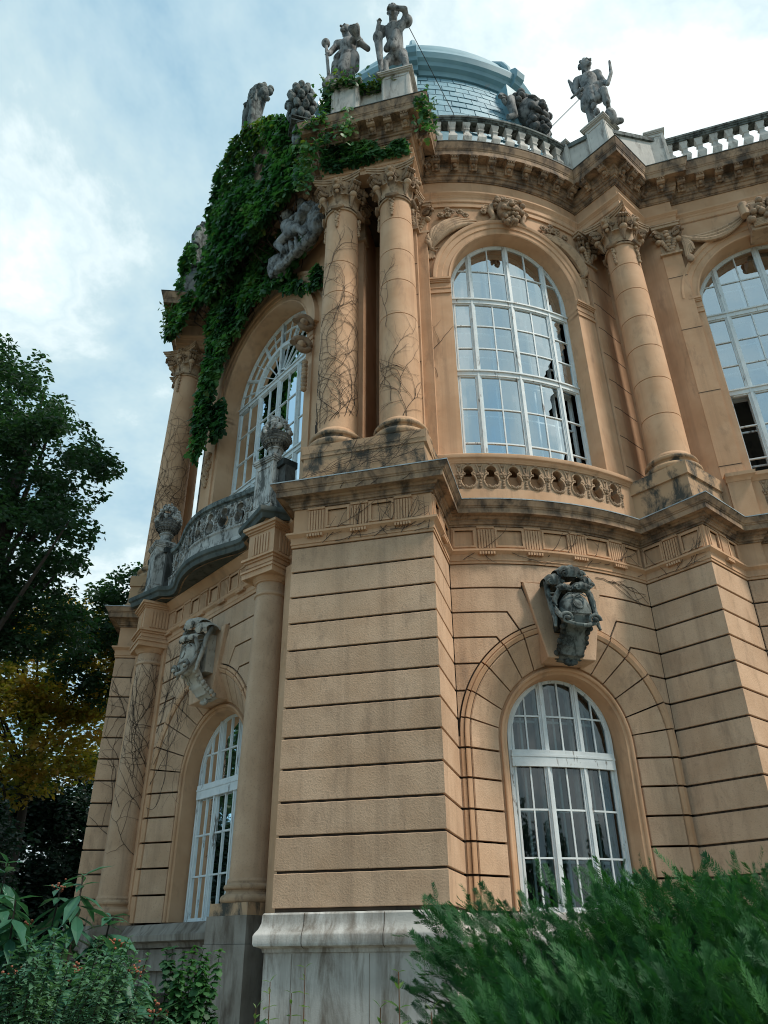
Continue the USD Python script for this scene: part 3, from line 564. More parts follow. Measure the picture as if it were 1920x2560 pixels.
# pedestals under the big columns
def sloped(pts, z0, z1, mat, name='column_pedestal'):
    mb = MB(); sweep(mb, pts, [(-1.2, z0), (0.0, z0), (0.0, z0 + .22), (-.04, z0 + .26), (-.05, z1 - .22), (-.02, z1 - .2), (-.02, z1 - .03), (-.06, z1), (-1.2, z1)]); return part(PAL, name, mb, mat, 30)
def solidpoly(pts, z0, z1, mat, name):
    mb = MB(); v, f = tri_poly(Polygon(pts).buffer(0)); mb.add(np.c_[v, np.full(len(v), z1)], f); mb.add(np.c_[v, np.full(len(v), z0)], f[:, ::-1])
    P = np.array(list(pts) + [pts[0]]); mb.grid(np.stack([np.c_[P, np.full(len(P), z0)], np.c_[P, np.full(len(P), z1)]])); return part(PAL, name, mb, mat, 20)
sloped([AINL + .08 * (AR - AL) / 2.68, fa(.06, 0), fa(2.62, 0), AI], 9.45, 10.50, M_PED)
solidpoly([fa(.05, -.03), fa(2.63, -.03), fa(2.63, -1.42), fa(.05, -1.42)], 10.2, 10.49, M_PED, 'column_pedestal')
sloped([mir(p) for p in (AI, fa(2.62, 0), fa(.06, 0), AINL)], 9.45, 10.50, M_PED)
solidpoly([tuple(mir(p)) for p in (fa(.05, -.03), fa(2.63, -.03), fa(2.63, -1.42), fa(.05, -1.42))], 10.2, 10.49, M_PED, 'column_pedestal')
nb = np.array([-.07, -1.0]); CB = np.array([6.43, 14.37])
uBL = (BC - BI) / np.linalg.norm(BC - BI); uBR = (BRI - BC) / np.linalg.norm(BRI - BC)
BCi = BC + .06 * (-uBL) + .06 * uBR
sloped([BI + .0 * uBL, BCi, BRI], 9.45, 10.62, M_PED)
solidpoly([tuple(BI), tuple(BCi), tuple(BRI), (6.9, 15.4), (6.0, 15.4)], 10.3, 10.61, M_PED, 'column_pedestal')
# ------------------------------------------------------------------ windows
def window(fr, name, sc, half, z0, zs, v, mulls, trans, rows, cols, gl, arched=True, skip=(), broken=(), label=None, fan=False, depth=0.09, curved=False, inner=True, thin=0.032):
    """a timber window: frame with mullions and transoms; panes and glazing bars are its sub-parts"""
    top = zs + half; shape = arch_poly(sc, zs, z0, half, 48)
    mb = MB(); fw = 0.085
    def framework(mb, v0, v1, fw, mw, tw):
        archsweep(mb, fr, sc, zs, z0, [(half + .02, v0), (half + .02, v1), (half - fw * .45, v1), (half - fw * .5, v1 - .02), (half - fw, v1 - .025), (half - fw, v0)], 48)
        mb.box(fr, sc - half, sc + half, v0, v1, z0 - .02, z0 + fw, n=12 if curved else 1)
        for s in mulls:
            zt = zs + math.sqrt(max(0.0, half ** 2 - (s - sc) ** 2)) - .03
            if fan: zt = trans[-1]
            if fan and abs(s - sc) < .2: zt = top - .03
            mb.box(fr, s - mw, s + mw, v0, v1 + .008, z0, zt); mb.box(fr, s - mw * .45, s + mw * .45, v1, v1 + .03, z0 + fw, zt)
        for z in trans:
            w = half if z <= zs else math.sqrt(max(.01, half ** 2 - (z - zs) ** 2))
            mb.box(fr, sc - w + .02, sc + w - .02, v0, v1 + .02, z - tw, z + tw, n=16 if curved else 1)
            mb.box(fr, sc - w + .02, sc + w - .02, v1, v1 + .055, z + tw - .035, z + tw + .005, n=16 if curved else 1)
    framework(mb, v - depth, v, fw, 0.05, 0.075)
    root = part(PAL, name, mb, M_WP, 25, label=label)
    S = [sc - half] + list(mulls) + [sc + half]; Z = [z0] + list(trans) + [top]
    cellid = 0
    if fan: Z = Z[:-1]
    for j in range(len(Z) - 1):
        for i in range(len(S) - 1):
            a = S[i] + (fw if i == 0 else .052); b = S[i + 1] - (fw if i == len(S) - 2 else .052); lo = Z[j] + (fw if j == 0 else .078); hi = Z[j + 1] - (.078 if j < len(Z) - 2 else (0.078 if fan else .03))
            nc = cols[i]; nr = rows[j]
            zz = np.linspace(lo, hi, nr + 1)
            if j == len(Z) - 2 and not fan and arched: zz = np.linspace(lo, lo + (min(hi, top) - lo), nr + 1)
            ss = np.linspace(a, b, nc + 1); inshape = arch_poly(sc, zs, z0, half - fw + .01, 48)
            bars = [sbox(q - thin / 2, lo, q + thin / 2, hi) for q in ss[1:-1]] + [sbox(a, q - thin / 2, b, q + thin / 2) for q in zz[1:-1]]
            for q in bars:
                q = q.intersection(inshape)
                if not q.is_empty: m = MB(); panel(m, fr, q, v - .06, v - .015, curved=curved); part(root, 'glazing_bar', m, M_WP, 20)
            # sash stiles round the light
            st = sbox(a - .01, lo - .01, b + .01, hi + .01).difference(sbox(a + .028, lo + .028, b - .028, hi - .028)).intersection(inshape)
            if not st.is_empty: m = MB(); panel(m, fr, st, v - .065, v - .008, curved=curved, back=False); part(root, 'sash', m, M_WP, 20)
            for r in range(nr):
                for c in range(nc):
                    cellid += 1; key = (j, i, r, c)
                    if key in skip or (j, i) in skip: continue
                    q = sbox(ss[c], zz[r], ss[c + 1], zz[r + 1]).intersection(inshape)
                    if q.is_empty or q.area < .004: continue
                    if key in broken:
                        rr = random.Random(hash(key) % 1000 if False else (j * 31 + i * 17 + r * 7 + c)); x0, y0, x1, y1 = q.bounds; n = 9
                        cut = Polygon([(x1 + .1, y0 - .1)] + [(x0 + (x1 - x0) * (.25 + .55 * k / n + .12 * rr.uniform(-1, 1)) , y0 - .05 + (y1 - y0) * (k / n) * 1.1) for k in range(n + 1)] + [(x1 + .1, y1 + .1)]).buffer(0)
                        q = q.difference(cut)
                        if q.is_empty: continue
                    tl = random.Random(cellid * 7 + j); tx, tz = tl.uniform(-.012, .012), tl.uniform(-.010, .010); qx, qz = (ss[c] + ss[c + 1]) / 2, (zz[r] + zz[r + 1]) / 2
                    m = MB(); panel(m, lambda A: fr(np.asarray(A) + np.c_[np.zeros(len(A)), (np.asarray(A)[:, 0] - qx) * tx + (np.asarray(A)[:, 2] - qz) * tz, np.zeros(len(A))]), q, v - .045, v - .041, curved=curved, back=False)
                    part(root, 'pane', m, gl, None)
    if inner:                                                     # second sash behind the first
        m = MB(); framework(m, v - .36, v - .31, .10, .045, .06)
        for i in range(len(S) - 1):
            for c in range(1, cols[i]): q = S[i] + (S[i + 1] - S[i]) * c / cols[i]; m.box(fr, q - .022, q + .022, v - .35, v - .32, z0, min(trans[-1] if fan else 99, zs + math.sqrt(max(.0, half ** 2 - (q - sc) ** 2)) - .05))
        for j in range(len(Z) - 1):
            for r in range(1, rows[j]):
                z = Z[j] + (Z[j + 1] - Z[j]) * r / rows[j]; w = half if z <= zs else math.sqrt(max(.01, half ** 2 - (z - zs) ** 2)); m.box(fr, sc - w + .02, sc + w - .02, v - .35, v - .32, z - .022, z + .022, n=8 if curved else 1)
        part(root, 'inner_sash', m, M_WP, 25)
    return root
# lower windows
for fr, sc, cur, lab in ((FB, 0.0, True, 'tall white window of the bowed bay behind the juniper'), (FLshift, LL / 2, False, 'tall white window between the two lower columns')):
    window(fr, 'arched_window', sc, 1.17, 2.12, 4.97, -0.72, [sc - .40, sc + .40], [4.62], [3, 2], [2, 2, 2], M_GD, curved=cur, label=lab)
    mb = MB(); mb.box(fr, sc - 1.14, sc + 1.14, -.74, -.675, 4.49, 4.78, n=10); part(PAL, 'window_transom', mb, M_WP, 25)
    mb = MB()                                                     # grey curtains hanging inside
    for a, b in ((-1.25, -.75), (-.2, .12), (.7, 1.25)):
        S = np.linspace(sc + a, sc + b, 24); zz = (1.9, 6.4); mb.grid(np.array([fr([(s, -1.30 + .035 * math.sin(s * 38), z) for z in zz]) for s in S]))
    part(PAL, 'curtain', mb, M_CURT, 60)
# upper window of the bowed bay
ZB0, ZSP = 10.4, 16.12
window(FB, 'arched_window', 0.0, 1.74, ZB0, ZSP, -0.53, [-1.17, -.05, 1.10], [13.42, 15.74], [3, 3, 2], [1, 2, 2, 1], M_GL, curved=True,
       broken=((1, 2, 0, 1), (0, 2, 2, 1), (0, 2, 0, 1), (1, 3, 1, 0), (1, 3, 2, 0)), skip=((0, 3),), label='large arched window of the bowed bay with a few broken panes')
F2W = lambda A: F2(np.asarray(A, float).reshape(-1, 3) + [0, -0.2, 0])
window(F2W, 'arched_window', 2.46, 1.74, ZB0, ZSP, -0.42, [1.29, 2.41, 3.56], [13.3, 15.74], [3, 3, 2], [1, 2, 2, 1], M_GL, skip=((0, 0),), label='arched window at the right edge with an open dark lower light')
FLu = lambda A: FL(np.asarray(A, float).reshape(-1, 3) + [0, -1.30, 0])
window(FLu, 'arched_window', LL / 2, 2.12, 11.0, 15.72, -0.50, [LL / 2 - .98, LL / 2, LL / 2 + .98], [12.75, 15.72], [1, 3], [2, 2, 2, 2], M_GL, fan=True, skip=((0, 3),), label='fan-topped arched window above the balcony half hidden by ivy')
# the fan of that window
mb = MB(); sc, zs, hf = LL / 2, 15.72, 2.12; v = -.50
archsweep(mb, FLu, sc, zs, None, [(1.26, v - .09), (1.26, v + .02), (1.12, v + .02), (1.12, v - .09)], 30); archsweep(mb, FLu, sc, zs, None, [(.36, v - .06), (.36, v - .01), (.31, v - .01), (.31, v - .06)], 18)
for a in (30, 62, 118, 150): mb.tube([(sc + r * math.cos(rad(a)), v - .03, zs + r * math.sin(rad(a))) for r in (1.2, 2.1)], .05, 6, FLu)
mb.box(FLu, sc - .05, sc + .05, v - .09, v + .01, zs, zs + hf)
fanp = part(PAL, 'fanlight_frame', mb, M_WP, 30)
mb = MB()
for a in (18, 36, 54, 72, 108, 126, 144, 162): mb.tube([(sc + r * math.cos(rad(a)), v - .03, zs + r * math.sin(rad(a))) for r in (.34, 1.18)], .017, 5, FLu)
for a in (15, 46, 76, 104, 134, 165): mb.tube([(sc + r * math.cos(rad(a)), v - .03, zs + r * math.sin(rad(a))) for r in (1.25, 2.08)], .019, 5, FLu)
archsweep(mb, FLu, sc, zs, None, [(1.70, v - .05), (1.70, v - .015), (1.665, v - .015), (1.665, v - .05)], 30); part(fanp, 'glazing_bar', mb, M_WP, 30, kind='stuff')
edges = [0, 30, 62, 90, 118, 150, 180]
for r0, r1 in ((.34, 1.15), (1.22, 2.06)):
    for a0, a1 in zip(edges[:-1], edges[1:]):
        q = Polygon([(sc + r1 * math.cos(rad(a)), zs + r1 * math.sin(rad(a))) for a in np.linspace(a0, a1, 9)] + [(sc + r0 * math.cos(rad(a)), zs + r0 * math.sin(rad(a))) for a in np.linspace(a1, a0, 9)])
        m = MB(); panel(m, FLu, q, v - .045, v - .041, back=False); part(fanp, 'pane', m, M_GL, None)

# ------------------------------------------------------------------ upper walls with arched openings
def upper_bay(fr, sc, smin, smax, vf, hole, zs, z0, curved, jamb, arch, vback=-0.62, imp=True, zt=18.82, sill=10.3):
    mb = MB(); panel(mb, fr, sbox(smin, 9.45, smax, zt).difference(arch_poly(sc, zs, sill, hole, 48)), vf - .5, vf, curved=curved); part(PAL, 'upper_wall', mb, M_ST, 30)
    mb = MB(); archsweep(mb, fr, sc, zs, None, [(hole - .005, vf - .45), (hole - .005, vf + .045), (hole + .03, vf + .06), (hole + .06, vf + .035), (hole + .19, vf + .045), (hole + .20, vf + .07), (hole + .33, vf + .08), (hole + .345, vf + .11), (hole + .40, vf + .13), (hole + .43, vf + .13), (hole + .45, vf + .0)], 48); part(PAL, 'archivolt', mb, M_ST, 30)
    for sg in (-1, 1):
        a, b = sorted((sc + sg * (hole - .005), sc + sg * jamb))
        if b > smax + .3 or a < smin - .3: continue
        n = 5 if curved else 1
        m = MB(); m.box(fr, a, b, vf - .45, vf + .05, z0, zs - .30, n); part(PAL, 'jamb_pilaster', m, M_ST, 30)
        m = MB()
        for z_0, z_1, e in ((zs - .33, zs - .29, .015), (zs - .30, zs - .12, 0.0), (zs - .14, zs - .10, .03), (zs - .10, zs - .06, .05), (zs - .06, zs + .0, .075)):
            m.box(fr, a - (0 if sg > 0 else e), b + (e if sg > 0 else 0), vf - .4, vf + .05 + e, z_0, z_1, n)
        for z_0, z_1, e in ((zs - .50, zs - .46, .03), (zs - .46, zs - .42, .015)): m.box(fr, a, b, vf - .4, vf + .05 + e, z_0, z_1, n)
        part(PAL, 'impost', m, M_ST, 30)
upper_bay(FB, 0.0, -2.64, 2.64, -.17, 1.75, ZSP, 10.7, True, 2.33, None)
upper_bay(F2, 2.46, -0.05, 9.0, -.2, 1.75, ZSP, 10.7, False, 1.75 + .22, None)
upper_bay(FL, LL / 2, 0.70, 6.75, -1.30, 2.13, 15.72, 10.7, False, 2.4, None)
# outer hood over the left window
mb = MB(); archsweep(mb, FL, LL / 2, 15.3, None, [(2.95, -1.35), (2.95, -1.24), (3.02, -1.19), (3.08, -1.22), (3.2, -1.20), (3.24, -1.14), (3.30, -1.14), (3.30, -1.35)], 40, rad(20), rad(160)); part(PAL, 'arch_hood', mb, M_ST2, 30)
# pilasters flanking the windows and the nook behind the right column
for sg in (-1, 1):
    a, b = sorted((sg * 2.36, sg * 2.66)); m = MB(); m.box(FB, a, b, -.7, -.06, 9.5, 17.75, 3); part(PAL, 'pilaster', m, M_ST, 30)
m = MB(); m.box(F2, .06, .54, -.8, -.08, 9.5, 17.75); part(PAL, 'pilaster', m, M_ST, 30)
NK = np.array([6.50, 15.32])
PB1 = FB([(2.655, -.07, 0)])[0, :2]; PB2 = F2([(0.07, -.09, 0)])[0, :2]
def wallpath(pts, z0, z1, mat=M_ST, name='upper_wall', th=.3):
    mb = MB(); sweep(mb, pts, [(-th, z0), (0, z0), (0, z1), (-th, z1)]); return part(PAL, name, mb, mat, 25)
wallpath([PB1, PB1 * .25 + NK * .75 + np.array([-.05, .1]), NK + np.array([-.25, .03]), NK + np.array([.3, .0]), PB2 * .25 + NK * .75 + np.array([.1, .1]), PB2], 9.5, 18.8)
# thin joints on the nook wall
for zj in np.arange(11.2, 17.5, 0.85):
    mb = MB(); sweep(mb, [PB1, PB1 * .25 + NK * .75 + np.array([-.05, .1])], [(0, zj), (.004, zj), (.004, zj + .018), (0, zj + .018)], cap=False); part(PAL, 'joint_line', mb, M_JT, None)
    mb = MB(); mb.box(FB, 2.37, 2.662, -.1, -.055, zj, zj + .018); part(PAL, 'joint_line', mb, M_JT, None)
for zj in (11.0, 13.1, 15.1, 16.9):
    mb = MB(); mb.box(F2, .055, .545, -.6, -.076, zj, zj + .018); part(PAL, 'joint_line', mb, M_JT, None)
# wall behind the corner columns
PA0 = fa(.2, -1.44); PA1 = fa(2.62, -1.44)
wallpath([fl(.70, -1.29), PA0, fa(.98, -1.44), fa(.98, -2.5), fa(1.62, -2.5), fa(1.62, -1.44), PA1], 9.5, 18.8)
FAb = lambda A: FA(np.asarray(A, float).reshape(-1, 3) + [0, -1.44, 0])
for s in (.60, 2.0):
    m = MB(); m.box(FAb, s - .37, s + .37, -.1, .13, 9.5, 17.75); part(PAL, 'pilaster', m, M_ST, 25)
    m = MB(); m.box(FAb, s - .44, s + .44, -.1, .20, 17.7, 17.78); m.box(FAb, s - .40, s + .40, -.1, .17, 17.78, 18.6); m.box(FAb, s - .5, s + .5, -.1, .26, 18.6, 18.75); part(PAL, 'pilaster_capital', m, M_ST2, 25)
for zj in np.arange(11.2, 17.5, 1.06):
    mb = MB(); mb.box(FAb, 1.66, 2.36, -.05, .136, zj, zj + .016); part(PAL, 'joint_line', mb, M_JT, None)
# pilasters at the left end of the left front
m = MB(); m.box(FL, 6.20, 6.78, -2.0, -1.20, 9.5, 18.8); part(PAL, 'pilaster', m, M_ST, 25)
m = MB()
for k in range(60):
    rr = random.Random(k); zz = 13.1 + rr.random() * 1.1; w = .20 * (1 - abs(zz - 13.75) / .8); m.ball(FL([(6.5 + rr.uniform(-w, w), -1.17, zz)])[0], rr.uniform(.04, .085), 1)
part(PAL, 'carved_festoon', m, M_ST2, 60)

# ------------------------------------------------------------------ composite capital and big columns
def spiral(c, r0, turns, e1, e2, n=34):
    t = np.linspace(0, turns * 2 * math.pi, n); r = r0 * (1 - t / (turns * 2 * math.pi) * .86)
    return c + (r * np.cos(t))[:, None] * e1 + (r * np.sin(t))[:, None] * e2
def capital_mesh(f, rt=0.40):
    mb = MB()
    mb.lathe([(rt, 0.0), (rt + .035, .0), (rt + .05, .03), (rt + .035, .06), (rt, .07), (rt - .01, .3), (rt + .03, .6), (rt + .12, .80), (rt + .18, .86), (.2, .86)], 40, f)
    ez = np.array([0, 0, 1.0])
    for k in range(8):                                            # acanthus leaves
        a = k * math.pi / 4 + math.pi / 8; d = np.array([math.cos(a), math.sin(a), 0]); e = np.array([-math.sin(a), math.cos(a), 0]); G = []
        for u in np.linspace(0, 1, 9):
            row = []
            for w in np.linspace(-1, 1, 7):
                lobe = 1 + .22 * math.cos(u * 22); wd = .155 * (1 - .45 * u) * lobe; out = .03 + .02 * (1 - w * w) + (.20 * max(0, u - .55) ** 1.3 * 2.2); zz = .08 + .50 * min(u, .82) - (1.1 * max(0, u - .82)) * .6
                row.append(d * (rt + out) + e * w * wd + ez * zz)
            G.append(row)
        G = np.array(G); mb.grid(f(G.reshape(-1, 3)).reshape(G.shape))
    for k in range(4):                                            # corner volutes
        a = math.pi / 4 + k * math.pi / 2; d = np.array([math.cos(a), math.sin(a), 0]); e = np.array([-math.sin(a), math.cos(a), 0])
        for o in (-.075, 0, .075): mb.tube(spiral(d * (rt + .21) + ez * .70 + e * o, .155, 2.2, d, ez), np.linspace(.045, .026, 34), 6, f)
        mb.ball(d * (rt + .21) + ez * .70, (.06, .06, .06), 1, f)
        mb.ball(d * (rt + .17) + ez * .47, (.10, .10, .085), 2, f); mb.tube([d * (rt + .05) + ez * .12, d * (rt + .08) + ez * .3, d * (rt + .16) + ez * .46], [.03, .05, .08], 6, f)
        for o in (-1, 1):                                         # inner scrolls running to the mask
            c = d * (rt + .05) + e * o * .24 + ez * .74; mb.tube(spiral(c, .085, 1.7, e * o, ez, 22), .024, 5, f)
    for k in range(4):                                            # lion mask, beard of leaves and hanging festoon on each side
        a = k * math.pi / 2; d = np.array([math.cos(a), math.sin(a), 0]); e = np.array([-math.sin(a), math.cos(a), 0]); p = lambda x, y, z: d * (rt + x) + e * y + ez * z
        Mx = np.c_[d, e, ez]
        mb.ball(p(.15, 0, .88), (.10, .10, .125), 2, f, Mx); mb.ball(p(.245, 0, .84), (.05, .055, .05), 1, f, Mx); mb.ball(p(.25, 0, .885), (.03, .022, .04), 1, f, Mx)
        for s in (-1, 1):
            mb.ball(p(.225, s * .045, .915), (.025, .03, .02), 1, f, Mx); mb.ball(p(.13, s * .105, .95), (.04, .03, .045), 1, f, Mx)
            for j in range(4): mb.ball(p(.12, s * (.09 + .02 * (j % 2)), .80 + .05 * j), (.05, .04, .045), 1, f, Mx)
            mb.tube([p(.13, s * .05, .72), p(.10, s * .12, .62), p(.06, s * .10, .52), p(.05, s * .16, .42)], [.03, .028, .026, .02], 5, f)
        for j in range(3): mb.ball(p(.18, (j - 1) * .06, 1.0), (.035, .03, .04), 1, f, Mx)
        mb.ball(p(.17, 0, .70), (.06, .10, .07), 1, f, Mx); mb.ball(p(.13, 0, .58), (.05, .06, .06), 1, f, Mx)
        mb.tube([p(.05, -.15, .10), p(.075, -.07, .05), p(.08, 0, .03), p(.075, .07, .05), p(.05, .15, .10)], [.05, .06, .065, .06, .05], 6, f)
        rr = random.Random(5 + k)
        for j in range(26):
            t = j / 25; w = .075 * (1 - t * .75) * (0.7 + .3 * math.sin(j)); mb.ball(p(.02 + rr.uniform(0, .035), rr.uniform(-w, w), -.06 - .56 * t), rr.uniform(.026, .045), 0 if j % 2 else 1, f)
    h = rt + .30; pts = []                                        # abacus with hollow sides and clipped corners
    for k in range(4):
        a = k * math.pi / 2; R = rot(a)
        for t in np.linspace(-1, 1, 13): pts.append(R @ np.array([h * .90 - .135 * (1 - t * t) + .0, t * (h - .07)]))
    ab = Polygon(pts)
    for s, z0, z1 in ((.94, .90, .97), (1.0, .97, 1.03), (1.04, 1.03, 1.08)):
        m = trimesh.creation.extrude_polygon(affinity.scale(ab, s, s, origin=(0, 0)), z1 - z0, engine='earcut'); mb.tm(m, lambda V: f(V + [0, 0, z0]))
    return mb
def big_column(P, ang, zbase, zcap=17.72, r0=.455, r1=.395, joints=(), label=None):
    f = at(P, ang); zs0 = zbase + .42
    H = zcap - zs0; sh = [(.2, zs0)] + [(r0 + .035, zs0), (r0 + .035, zs0 + .03), (r0 + .01, zs0 + .07)]
    zz = sorted(set(np.round(np.linspace(zs0 + .09, zcap, 22), 4))); R = lambda z: r0 + (r1 - r0) * max(0, (z - zs0) / H) ** 1.5
    ev = [(z, 0) for z in zz] + [(j, 1) for j in joints]
    for z, jj in sorted(ev):
        if jj: sh += [(R(z), z - .012), (R(z) - .02, z - .008), (R(z) - .02, z + .008), (R(z), z + .012)]
        else: sh.append((R(z), z))
    mb = MB(); mb.lathe(sh, 48, f); c = part(PAL, 'column', mb, M_ST, 40, label=label)
    t = lambda RR, z, q: [(RR + q * math.cos(a), z + q * math.sin(a)) for a in np.linspace(-math.pi / 2, math.pi / 2, 9)]
    mb = MB(); mb.lathe([(.2, zbase + .0)] + t(r0 + .09, zbase + .09, .09) + [(r0 + .085, zbase + .19), (r0 + .05, zbase + .215), (r0 + .045, zbase + .25), (r0 + .07, zbase + .275)] + t(r0 + .065, zbase + .33, .055) + [(r0 + .05, zbase + .39), (r0 + .05, zbase + .41), (.2, zbase + .425)], 48, f); part(c, 'base', mb, M_PED, 40)
    mb = capital_mesh(at(P, ang, zcap), r1); part(c, 'capital', mb, M_ST2, 40)
    return c
angA = math.atan2(*(FA.u[::-1])); angB = math.atan2(uBR[1], uBR[0])
COLS = [('A', fa(.60, -.62), angA, 10.50), ('A', fa(2.0, -.62), angA, 10.50), ('B', CB, angB, 10.60), ('C', mir(fa(.72, -.60)), angA - rad(100), 10.50), ('C', mir(fa(2.0, -.62)), angA - rad(100), 10.5)]
big_column(COLS[0][1], angA, 10.50, joints=(14.9, 15.9)); big_column(COLS[1][1], angA, 10.50, joints=(13.85, 14.9, 15.9, 17.0))
big_column(CB, angB, 10.60, joints=(12.15, 13.2, 14.2, 15.15, 16.1, 17.0))
big_column(COLS[3][1], COLS[3][2], 10.5); big_column(COLS[4][1], COLS[4][2], 10.5)
# half capitals of the flanking pilasters
def half_capital(P, ang, z=17.72):
    f = at(P, ang, z); mb = MB(); g = lambda V: f(np.asarray(V))
    mb.tm(trimesh.creation.box(extents=(.34, .56, .07)), lambda V: f(V + [-.08, 0, .03])); mb.tm(trimesh.creation.box(extents=(.26, .46, .95)), lambda V: f(V + [-.10, 0, .5]))
    mb.tm(trimesh.creation.box(extents=(.5, .72, .10)), lambda V: f(V + [-.10, 0, 1.0])); mb.tm(trimesh.creation.box(extents=(.54, .78, .05)), lambda V: f(V + [-.10, 0, 1.07]))
    ez = np.array([0, 0, 1.0])
    for s in (-1, 1):
        d = np.array([.6, s * .8, 0]); c = np.array([.10, s * .27, .72])
        for o in (-.05, .05): mb.tube(spiral(c + np.array([.8, -s * .6, 0]) * o, .14, 2.1, d, ez, 28), np.linspace(.04, .022, 28), 6, f)
        mb.ball(c, .05, 1, f); mb.ball(c + [-.02, -s * .02, -.24], (.09, .09, .08), 1, f)
        for j in range(5): mb.ball((.06 + .01 * j, s * (.05 + .03 * j), .15 + .08 * j), (.05, .06, .06), 1, f)
    for j in range(7): mb.ball((.06 + .012 * j, .03 * math.sin(j * 2), .12 + .11 * j), (.05, .08, .06), 1, f)
    return part(PAL, 'pilaster_capital', mb, M_ST2, 40)
half_capital(FB([(2.50, -.1, 0)])[0, :2], math.atan2(*(FB.N[::-1])) + rad(22)); half_capital(FB([(-2.50, -.1, 0)])[0, :2], math.atan2(*(FB.N[::-1])) - rad(22)); half_capital(F2([(.30, -.1, 0)])[0, :2], math.atan2(*(F2.n[::-1])))

# ------------------------------------------------------------------ great entablature
def circ_hit(p, d, R):
    p = np.asarray(p) - C1; b = p @ d; c = p @ p - R * R; return p - d * 0 + d * (-b - math.sqrt(max(0, b * b - c))) + C1, None
def ang_of(P): w = P - C1; return math.atan2(w @ T1, w @ N1)
RE = 6.25; FBe = bow(C1, T1, N1, RE)
a0p, a1p = fa(.22, -.155), fa(2.49, -.155)
hitA = circ_hit(a1p, -FA.n, RE)[0]; b0 = CB + .45 * np.array([-.1, -1.41])
hitB = circ_hit(b0, -uBL, RE)[0]
def circ_far(p, d, R):
    q = np.asarray(p) - C1; b = q @ d; c = q @ q - R * R; return C1 + q + d * (-b - math.sqrt(max(0, b * b - c)))
sA, sB = ang_of(hitA) * RE, ang_of(hitB) * RE
bowE = [FBe([(s, 0, 0)])[0, :2] for s in np.linspace(sA, sB, 27)]
# right pier: its right face back to the bay's entablature line (v = -.02), break at s = .55
def line_x(P, d, Q, e): M_ = np.c_[d, -e]; t = np.linalg.solve(M_, np.asarray(Q) - P); return np.asarray(P) + d * t[0]
e2 = F2([(0, -.08, 0)])[0, :2]; hitR = line_x(b0, uBR, e2, F2.u)
ENT_R = [hitR, F2([(.62, -.08, 0)])[0, :2], F2([(.62, -.26, 0)])[0, :2], F2([(9, -.26, 0)])[0, :2]]
lw = lambda s: fl(s, -1.12)
hitL = line_x(a0p, -FA.n, lw(0), FLr.u); c0p, c1p = mir(a0p), mir(a1p); hitC = mir(hitL)
ENT = [hitC, hitL, a0p, a1p] + bowE + [b0] + ENT_R
ENTC = [c1p, c0p, hitC]
FULL = [mir(hitA), c1p, c0p] + ENT
prof_arch = [(-.4, 18.78), (.0, 18.78), (.0, 18.93), (.02, 18.935), (.02, 18.95), (.03, 18.955), (.03, 19.10), (.05, 19.12), (.06, 19.14), (.05, 19.16), (.09, 19.20), (.11, 19.22), (.11, 19.27), (.03, 19.30), (-.4, 19.30)]
prof_fr = [(-.4, 19.295), (0, 19.295), (0, 19.76), (-.4, 19.76)]
prof_bed = [(-.4, 19.755), (.03, 19.755), (.03, 19.79), (.06, 19.80), (.10, 19.86), (.10, 19.88), (.14, 19.89), (.14, 19.96), (.17, 19.97), (.21, 20.04), (.21, 20.08), (.24, 20.09), (.24, 20.26), (-.4, 20.26)]
prof_cor = [(-.4, 20.255), (.50, 20.255), (.50, 20.24), (.52, 20.24), (.52, 20.40), (.535, 20.41), (.54, 20.45), (.555, 20.46), (.575, 20.53), (.60, 20.60), (.61, 20.62), (.61, 20.68), (-.4, 20.71)]
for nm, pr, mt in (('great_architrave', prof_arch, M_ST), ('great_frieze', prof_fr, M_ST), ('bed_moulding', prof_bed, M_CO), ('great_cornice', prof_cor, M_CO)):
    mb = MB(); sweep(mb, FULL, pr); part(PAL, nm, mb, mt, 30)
mb = MB(); sweep(mb, FULL, [(-.5, 20.715), (.622, 20.685), (.622, 20.665), (.628, 20.665), (.63, 20.69), (-.5, 20.73)]); part(PAL, 'cornice_flashing', mb, M_CU, 30)
# modillions
def modillion(P, n):
    a = math.atan2(n[1], n[0]); f = at(P, a); mb = MB(); w = .105
    S = [(.20, 20.25), (.47, 20.25), (.47, 20.17), (.44, 20.12), (.38, 20.10), (.33, 20.12), (.29, 20.08), (.235, 19.97), (.20, 19.98)]
    for sg in (1,):
        v, ff = tri_poly(Polygon(S)); k = {tuple(np.round(p, 6)): i for i, p in enumerate(S)}
        for y in (-w, w): mb.add(f(np.c_[v[:, 0], np.full(len(v), y), v[:, 1]]), ff)
        c = np.array(S + [S[0]]); mb.grid(np.stack([f(np.c_[c[:, 0], np.full(len(c), y), c[:, 1]]) for y in (-w, w)]))
    mb.tm(trimesh.creation.box(extents=(.32, .26, .035)), lambda V: f(V + [.355, 0, 20.235]))
    for y in (-.07, 0, .07): mb.ball((.485, y, 20.20), (.025, .03, .03), 1, f)
    mb.ball((.30, 0, 20.06), (.07, .065, .065), 1, f); mb.ball((.24, 0, 19.99), (.04, .05, .05), 1, f)
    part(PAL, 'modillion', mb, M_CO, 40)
def mod_row(p, q, n, ends=.28, fr=None):
    p, q = np.asarray(p), np.asarray(q); d = (q - p) / np.linalg.norm(q - p); nn = np.array([d[1], -d[0]]); L = np.linalg.norm(q - p)
    for t in np.linspace(ends, L - ends, n): modillion(p + d * t, nn)
mod_row(a0p, a1p, 6, .02); mod_row(hitL, a0p, 2, .25); mod_row(a1p, hitA, 2, .3)
for s in np.linspace(-1.90, 1.95, 9): P = FBe([(s, 0, 0)])[0, :2]; w = P - C1; modillion(P, w / np.linalg.norm(w))
